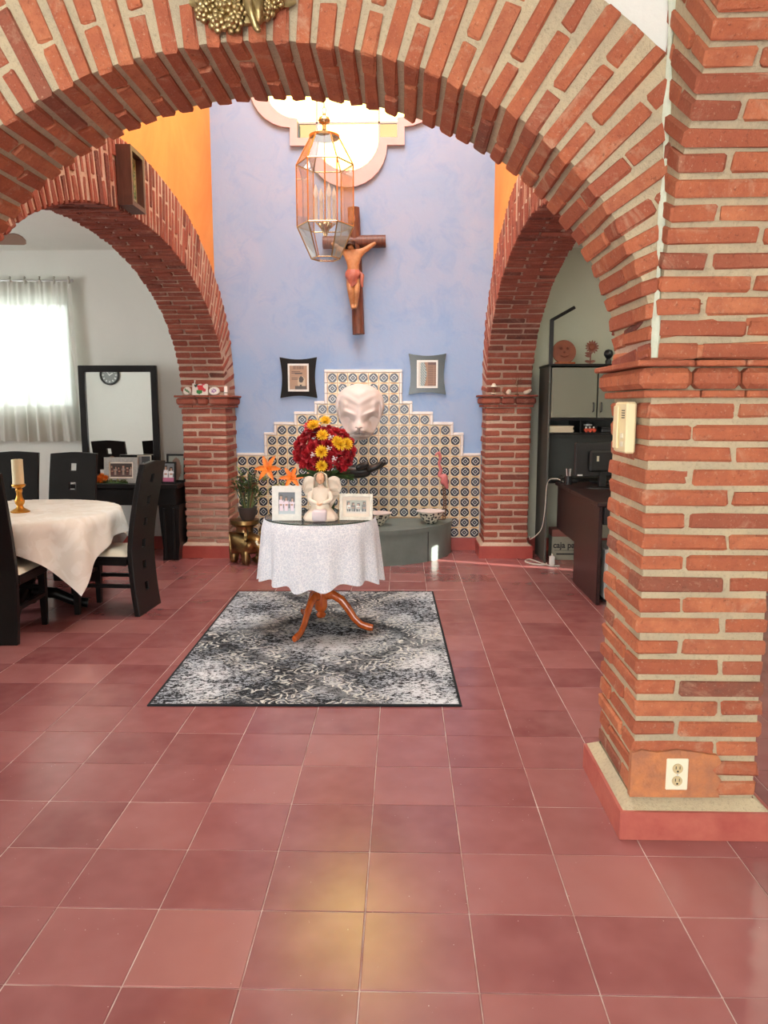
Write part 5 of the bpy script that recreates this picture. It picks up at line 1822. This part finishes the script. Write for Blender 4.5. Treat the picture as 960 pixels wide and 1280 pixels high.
for i in range(40):
    b = MB()
    M = Matrix.Translation((rnd.uniform(-.14, .17), rnd.uniform(-.02, .03), .014)) @ Matrix.Rotation(rnd.uniform(0, 6.28), 4, 'Z') @ Matrix.Rotation(radians(rnd.uniform(15, 70)), 4, 'X')
    petal_patch(b, rnd.uniform(.03, .045), .018, .004, -.006, M, 2, 3); b.build('leaf', MAT[rnd.choice(['leaf_green', 'leaf_pale'])], fm, 60)
ob = mum_mesh(.030, 5)
for (x, z) in ((-.10, .05), (-.065, .075), (-.03, .055), (-.075, .035), (-.12, .03)):
    o = link('blossom', ob, MAT['lily_orange'], fm); o.matrix_local = facing((x, -.012, z), (x, -1, .5), rnd.uniform(0, 6))

# curtain on its rod
cu = thing('sheer_curtain', 'sheer cream curtain hanging over the bright dining room window', 'curtain', (0, 0, 0))
def curt(u, v):
    x = -4.45 + 1.22 * u
    amp = .018 + .014 * v
    y = WALL - .09 + amp * sin(u * 62 + 1.5 * sin(u * 11)) + .008 * sin(u * 140)
    xr = x + (.10 * v * v * (u - .45)) + .006 * sin(v * 5 + u * 30)
    return (xr, y, 2.66 - 1.555 * v + .006 * sin(u * 62))
b = MB(); b.surf(curt, 220, 24); b.build('panel', MAT['sheer'], cu, 80)
for k in range(9):
    x = -4.42 + .145 * k
    b = MB(); b.tube([(x, WALL - .09, 2.64), (x + .012, WALL - .105, 2.675), (x + .004, WALL - .09, 2.70), (x - .012, WALL - .075, 2.675), (x, WALL - .09, 2.64)], .011, 6); b.build('tie', MAT['sheer'], cu)
rd = thing('curtain_rod', 'thin dark curtain rod above the sheer curtain', 'curtain rod', (0, 0, 0))
b = MB(); b.tube([(-4.6, WALL - .09, 2.675), (-3.235, WALL - .09, 2.665)], .008, 8); b.build('rod', MAT['steel'], rd)
b = MB(); b.ball((-3.225, WALL - .09, 2.665), .018, 10, 8); b.build('finial', MAT['steel'], rd)
for x in (-4.5, -3.27):
    b = MB(); b.tube([(x, WALL - .09, 2.668), (x, WALL - .001, 2.668)], .007, 6); b.build('bracket', MAT['steel'], rd)

# clock on the opposite wall, seen in the mirror
ck = thing('wall_clock', 'round dark wall clock seen reflected in the black framed mirror', 'clock', (-4.56, 2.901, 1.93), radians(180))
b = MB(); b.lathe([(0, 0), (.155, 0), (.155, .03), (.145, .042), (.128, .036), (.126, .02), (0, .02)], 40, m=Matrix.Rotation(radians(90), 4, 'X')); b.build('case', MAT['black_plastic'], ck, 40)
b = MB(); b.lathe([(0, .0205), (.125, .0205), (.125, .022), (0, .022)], 40, m=Matrix.Rotation(radians(90), 4, 'X')); b.build('dial', MAT['clock_face'], ck)
for k in range(12):
    a = k * pi / 6
    b = MB(); b.box(-.006, .006, -.0245, -.0222, .088, .115, m=Matrix.Rotation(a, 4, 'Y')); b.build('hour_mark', MAT['white_plastic'], ck)
for (a, L, w) in ((radians(-60), .06, .006), (radians(40), .09, .004)):
    b = MB(); b.box(-w, w, -.027, -.0248, -.01, L, m=Matrix.Rotation(a, 4, 'Y')); b.build('hand', MAT['white_plastic'], ck)

# ceiling fan: one blade reaches into the picture
fn_ = thing('ceiling_fan', 'brown ceiling fan with one blade showing below the dining room ceiling', 'fan', (-3.27, 5.55, 2.97), 0)
b = MB(); b.lathe([(0, -.43), (.03, -.43), (.06, -.41), (.11, -.39), (.12, -.35), (.10, -.32), (.03, -.30), (.02, -.05), (.06, -.03), (.065, 0), (0, 0)], 24); b.build('motor', MAT['fan_blade'], fn_, 40)
for k in range(4):
    A = k * pi / 2 - .05
    M = Matrix.Rotation(A, 4, 'Z')
    b = MB(); b.prism([(.20, -.045), (.57, -.062), (.595, -.05), (.61, -.02), (.61, .02), (.595, .05), (.57, .062), (.20, .045)], lambda u, v: M @ Vector((u, v, -.355 - v * .38)), lambda u, v: M @ Vector((u, v, -.347 - v * .38))); b.build('blade', MAT['fan_blade'], fn_)
    b = MB(); b.box(.08, .24, -.015, .015, -.362, -.356, 0, M); b.build('blade_arm', MAT['brass_dark'], fn_)
# ------------------------------------------------------------------ study
HX0, HX1, HY0, HY1, HZ = 1.345, 2.62, 7.06, 7.56, 1.812
hu = thing('office_hutch', 'tall dark hutch with grey-green doors in the study', 'cabinet', (0, 0, 0))
b = MB(); b.box(HX0 - .018, HX0, HY0, HY1, 0, HZ, .002); b.build('side_panel', MAT['cabinet_side'], hu)
b = MB(); b.box(HX1, HX1 + .018, HY0, HY1, 0, HZ, .002); b.build('side_panel', MAT['cabinet_side'], hu)
b = MB(); b.box(HX0 - .025, HX1 + .025, HY0 - .01, HY1, HZ, HZ + .022, .003); b.build('top_panel', MAT['black_wood'], hu)
b = MB(); b.box(HX0, HX1, HY1 - .02, HY1, .76, HZ); b.build('back_panel', MAT['cabinet_side'], hu)
for z in (1.205, 1.335):
    b = MB(); b.box(HX0, HX1, HY0 + .01, HY1 - .02, z - .010, z + .010); b.build('shelf', MAT['black_wood'], hu)
b = MB(); b.box(HX0, HX1, HY0 + .15, HY1 - .02, .735, .757); b.build('shelf', MAT['black_wood'], hu)
for x in (1.63, 2.05):
    b = MB(); b.box(x - .006, x + .006, HY0 + .02, HY1 - .02, 1.215, 1.325); b.build('divider', MAT['black_wood'], hu)
for k in range(3):
    x0 = HX0 + .006 + k * .42
    b = MB(); b.box(x0, x0 + .408, HY0 - .018, HY0 + .002, 1.350, HZ - .012, .003); d = b.build('door', MAT['cabinet_green'], hu)
    hx = x0 + .378 if k != 1 else x0 + .030
    q = MB(); q.tube([(hx, HY0 - .020, 1.405), (hx, HY0 - .042, 1.415), (hx, HY0 - .042, 1.475), (hx, HY0 - .020, 1.485)], .007, 8); q.build('handle', MAT['black_plastic'], d)

t = thing('angled_bracket', 'black metal post with a slanted arm beside the hutch', 'bracket', (HX0 - .002, HY0 + .03, HZ + .0225))
b = MB(); b.box(-.018, .018, -.012, .012, 0, .395, .002); b.build('post', MAT['black_plastic'], t)
b = MB(); b.tube([(-.006, 0, .385), (.20, -.01, .50)], .015, 4); b.build('arm', MAT['black_plastic'], t)

ZT = HZ + .0225
t = thing('clay_sun_plate', 'round reddish-brown clay sun plaque leaning on top of the hutch', 'plaque', (1.485, 7.20, ZT))
b = MB(); R = Matrix.Rotation(radians(-8), 4, 'X') @ Matrix.Translation((0, 0, .115))
b.lathe([(0, 0), (.098, 0), (.110, .006), (.105, .016), (.085, .014), (.05, .022), (0, .028)], 32, m=R @ Matrix.Rotation(radians(90), 4, 'X')); b.build('disc', MAT['terracotta'], t, 40)
for (x, z, r) in ((-.03, .03, .013), (.03, .03, .013), (0, -.005, .012)):
    b = MB(); b.ball((0, 0, 0), (r, .012, r), 10, 6, m=R @ Matrix.Translation((x, -.026, z))); b.build('feature', MAT['sunflower_wood'], t, 60)
b = MB(); b.tube([R @ Vector((-.035, -.024, -.035)), R @ Vector((0, -.028, -.05)), R @ Vector((.035, -.024, -.035))], .006, 6); b.build('mouth', MAT['sunflower_wood'], t)
b = MB(); b.box(-.085, .10, -.025, .04, 0, .022, .004); b.build('stand', MAT['orange_wood'], t)

t = thing('wooden_sunflower', 'small dark red wooden sunflower on a stem on top of the hutch', 'ornament', (1.722, 7.19, ZT))
b = MB(); b.lathe([(0, 0), (.03, 0), (.026, .008), (0, .01)], 14); b.build('foot', MAT['sunflower_wood'], t)
b = MB(); b.tube([(0, 0, .005), (.002, 0, .06), (.004, -.004, .11)], .006, 8); b.build('stem', MAT['sunflower_wood'], t)
b = MB(); b.ball((.010, -.010, .155), (.030, .014, .030), 14, 8); b.build('flower_centre', MAT['terracotta'], t, 60)
for k in range(14):
    a = 2 * pi * k / 14
    b = MB(); petal_patch(b, .040, .020, .003, .006, Matrix.Translation((.010, -.006, .155)) @ Matrix.Rotation(a, 4, 'Y') @ Matrix.Translation((0, 0, .022)) @ Matrix.Rotation(radians(90), 4, 'X'), 2, 3); b.build('petal', MAT['sunflower_wood'], t, 60)
for (s, z) in ((-1, .022), (1, .022), (-1, .072), (-1, .095)):
    b = MB(); petal_patch(b, .05, .026, .003, -.006, Matrix.Translation((0, 0, z)) @ Matrix.Rotation(s * radians(78), 4, 'Y') @ Matrix.Rotation(radians(90), 4, 'X'), 2, 3); b.build('leaf', MAT['sunflower_wood'], t, 60)
t = thing('black_ornament', 'dark round ornament at the end of the hutch top by the pillar', 'ornament', (1.885, 7.18, ZT))
b = MB(); b.lathe([(0, 0), (.026, 0), (.028, .03), (.018, .05), (.03, .065), (.042, .085), (.042, .105), (.030, .128), (0, .138)], 18); b.build('body', MAT['black_plastic'], t, 40)
b = MB(); b.ball((0, -.03, .10), (.012, .012, .012), 8, 6); b.build('knob', MAT['black_matte'], t, 60)

t = thing('paper_stack', 'stack of cream paper on the open hutch shelf', 'paper', (1.46, 7.17, 1.2155))
for k in range(5):
    b = MB(); b.box(-.108 + rnd.uniform(-.006, .006), .108 + rnd.uniform(-.006, .006), -.08, .14, k * .012, k * .012 + .0115, .001); b.build('ream', MAT['paper'], t)
t = thing('toy_train', 'little red toy engine with white knobs on the hutch shelf', 'toy', (1.725, 7.12, 1.2155))
b = MB(); b.box(-.055, .055, -.02, .02, .012, .036, .004); b.build('body', MAT['toy_red'], t)
for x in (-.036, 0, .036):
    b = MB(); b.ball((x, 0, .044), .010, 10, 6); b.build('knob', MAT['white_plastic'], t, 60)
    b = MB(); b.lathe([(0, -.024), (.012, -.024), (.012, .024), (0, .024)], 12, m=Matrix.Translation((x, 0, .0125)) @ Matrix.Rotation(radians(90), 4, 'X')); b.build('wheel', MAT['toy_red'], t)
t = thing('black_mug', 'black mug with a pale band behind the toy engine on the shelf', 'mug', (1.735, 7.24, 1.2155))
b = MB(); b.lathe([(0, 0), (.036, 0), (.038, .05), (.038, .085), (.033, .085), (.032, .01), (0, .008)], 18); b.build('body', MAT['black_plastic'], t, 40)
b = MB(); b.lathe([(.0383, .058), (.0388, .062), (.0383, .072)], 18); b.build('band', MAT['white_plastic'], t)
t = thing('disc_box', 'low black box on the open hutch shelf next to the pillar', 'box', (1.90, 7.16, 1.2155))
b = MB(); b.box(-.07, .07, -.06, .10, 0, .035, .004); b.build('body', MAT['black_plastic'], t)
b = MB(); b.box(-.072, .072, -.062, .102, .036, .052, .004); b.build('lid', MAT['black_matte'], t)

# desk
KD = 1.43
de = thing('office_desk', 'dark wood office desk with a solid end panel next to the pillar', 'desk', (0, 0, 0))
b = MB(); b.box(KD - .02, 2.20, 5.50, 6.42, .735, .765, .004); b.build('desk_top', MAT['desk_wood'], de)
b = MB(); b.box(KD - .02, 2.20, 6.421, 7.055, .735, .765, .004); b.build('return_top', MAT['desk_wood'], de)
b = MB(); b.box(KD, KD + .028, 5.53, 6.30, 0, .734, .004); b.build('end_panel', MAT['desk_wood'], de)
b = MB(); b.box(KD + .004, KD + .022, 6.301, 7.05, .335, .734, .002); b.build('modesty_panel', MAT['desk_wood'], de)
b = MB(); b.box(2.16, 2.19, 5.53, 6.30, 0, .734, .004); b.build('end_panel', MAT['desk_wood'], de)
b = MB(); b.box(KD + .03, KD + .30, 5.52, 5.90, .60, .733, .003); b.build('drawer_box', MAT['black_wood'], de)
b = MB(); b.box(KD + .035, KD + .295, 5.507, 5.519, .606, .728, .002); q = b.build('drawer_front', MAT['black_plastic'], de)

t = thing('computer_tower', 'white computer tower on the floor inside the desk end panel', 'computer', (1.60, 5.83, 0))
b = MB(); b.box(-.088, .088, -.20, .20, .02, .40, .008); b.build('case', MAT['white_plastic'], t)
b = MB(); b.box(-.070, .070, -.206, -.1995, .06, .10, .002); b.build('drive_bay', MAT['steel'], t)
b = MB(); b.box(-.070, .070, -.204, -.1995, .30, .34, .002); b.build('drive_bay', MAT['grey_frame'], t)
b = MB(); b.box(-.092, .092, -.205, .20, 0, .0195, .003); b.build('base', MAT['black_plastic'], t)

ZD = .7655
t = thing('computer_monitor', 'wide black computer monitor seen from behind on the desk', 'monitor', (1.70, 6.52, ZD), radians(8))
b = MB(); b.box(-.245, .245, -.012, .03, .10, .385, .008); b.build('case', MAT['black_plastic'], t)
b = MB(); b.box(-.13, .13, -.05, -.0125, .14, .32, .015); b.build('back_shell', MAT['black_matte'], t)
b = MB(); b.box(-.03, .03, -.02, .02, .012, .16, .005); b.build('neck', MAT['black_plastic'], t)
b = MB(); b.lathe([(0, 0), (.12, 0), (.12, .008), (.03, .014), (0, .014)], 28, sx=1.1, sy=.8); b.build('foot', MAT['black_plastic'], t, 40)
b = MB(); b.box(-.075, -.055, -.0125 - .04, -.051, .23, .275); b.build('sticker', MAT['paper'], t)
b = MB(); b.box(-.225, -.180, -.0135, -.0122, .105, .118); b.build('sticker', MAT['white_plastic'], t)
t = thing('laptop', 'open dark laptop leaning back beside the monitor on the desk', 'laptop', (1.86, 6.88, ZD), radians(-62))
b = MB(); b.box(-.15, .15, -.11, .10, 0, .016, .004); b.build('base', MAT['black_plastic'], t)
b = MB(); b.box(-.15, .15, 0, .010, 0, .23, .004, m=Matrix.Translation((0, .098, .014)) @ Matrix.Rotation(radians(-18), 4, 'X')); b.build('lid', MAT['black_plastic'], t)
b = MB(); b.box(-.13, .13, -.095, -.02, .0162, .018); b.build('keyboard', MAT['black_matte'], t)
t = thing('pen_cup', 'black cup of pens on the desk in front of the hutch', 'cup', (1.475, 6.80, ZD))
b = MB(); b.lathe([(0, 0), (.03, 0), (.032, .075), (.028, .075), (.027, .008), (0, .006)], 16); b.build('cup', MAT['black_plastic'], t, 40)
for (x, y, m_) in ((.012, .004, 'white_plastic'), (-.010, .008, 'toy_red'), (.0, -.012, 'steel'), (-.014, -.006, 'white_plastic')):
    b = MB(); b.tube([(x * .7, y * .7, .012), (x * 1.6, y * 1.6, .14)], .004, 6); b.build('pen', MAT[m_], t)
t = thing('router_box', 'low black router under the cables at the end of the desk', 'router', (1.52, 6.985, ZD))
b = MB(); b.box(-.07, .07, -.045, .045, 0, .028, .005); b.build('case', MAT['black_plastic'], t)
b = MB(); b.tube([(.05, .03, .026), (.055, .03, .12)], .005, 6); b.build('antenna', MAT['black_plastic'], t)

def cable(label, pts, r, mat, grp=None):
    t = MB()
    P = [Vector(p) for p in pts]
    out = []
    for i in range(len(P) - 1):
        p0, p1, p2, p3 = P[max(i - 1, 0)], P[i], P[i + 1], P[min(i + 2, len(P) - 1)]
        for k in range(6):
            s = k / 6
            out.append(.5 * ((2 * p1) + (-p0 + p2) * s + (2 * p0 - 5 * p1 + 4 * p2 - p3) * s * s + (-p0 + 3 * p1 - 3 * p2 + p3) * s ** 3))
    out.append(P[-1])
    t.tube(out, r, 6)
    o = t.build('power_cable', MAT[mat], None, 60)
    tag(o, label, 'cable', grp)
cable('pale cable hanging from the desk end down to the skirting', [(1.46, 6.93, .775), (1.40, 6.97, .80), (1.33, 7.00, .76), (1.315, 7.02, .5), (1.29, 7.04, .32), (1.21, 7.1, .22), (1.225, 7.3, .21)], .004, 'cable_white')
cable('pale cable coiled on the floor beside the cardboard box', [(1.345, 7.02, .006), (1.32, 6.95, .006), (1.22, 6.98, .006), (1.16, 7.10, .006), (1.22, 7.20, .006), (1.30, 7.02, .006), (1.36, 6.90, .008), (1.44, 6.90, .006)], .006, 'cable_white')
cable('black cable looping on the desk end by the router', [(1.43, 6.86, .771), (1.42, 6.87, .82), (1.435, 6.90, .84), (1.44, 6.90, .80), (1.435, 6.93, .771)], .004, 'cable_black')
t = thing('power_plug', 'white power adaptor standing on the floor by the hutch', 'plug', (1.385, 6.97, 0))
b = MB(); b.box(-.024, .024, -.02, .02, 0, .085, .008); b.build('case', MAT['white_plastic'], t)
b = MB(); b.tube([(0, 0, .084), (0, 0, .105)], .008, 8); b.build('strain_relief', MAT['cable_white'], t)

t = thing('cardboard_box', 'grey cardboard box with black lettering under the desk', 'box', (1.62, 7.20, 0), 0)
b = MB(); b.box(-.195, .195, 0, .17, 0, .225, .003); b.build('carton', MAT['cardboard'], t)
b = MB(); b.box(-.198, .198, -.003, .173, .226, .295, .004); b.build('lid', MAT['cardboard_red'], t)
fc = bpy.data.curves.new('lettering', 'FONT')
fc.body = 'caja pa'
fc.size = .080
fc.extrude = .0006
fc.offset = .0022
fo = bpy.data.objects.new('lettering', fc); COL.objects.link(fo)
dg = bpy.context.evaluated_depsgraph_get()
tmesh = bpy.data.meshes.new_from_object(fo.evaluated_get(dg)); bpy.data.objects.remove(fo)
tmesh.materials.clear()
lo = link('lettering', tmesh, MAT['ink'], t, (-.183, -.0012, .118), (radians(90), 0, 0))
lo.scale = (.95, 1, 1)
b = MB(); b.box(-.15, .15, -.0012, -.0002, .05, .066); b.build('printed_line', MAT['ink'], t)
b = MB(); b.box(-.17, .17, -.0010, -.0002, .092, .096); b.build('printed_line', MAT['ink'], t)

# unseen fitting and fill light, added to brighten the study
t = thing('added_ceiling_lamp', 'round unseen ceiling lamp added to brighten the study', 'lamp', (2.5, 5.6, 2.969))
b = MB(); b.lathe([(0, -.05), (.12, -.05), (.16, -.03), (.16, 0), (0, 0)], 28); b.build('fitting', MAT['white_plastic'], t, 40)
ld = bpy.data.lights.new('study_fill_light', 'AREA'); ld.shape = 'DISK'; ld.size = .3; ld.energy = 16; ld.color = (1.0, .95, .72)
lo = bpy.data.objects.new('study_fill_light', ld); COL.objects.link(lo); lo.location = (2.5, 5.6, 2.91)
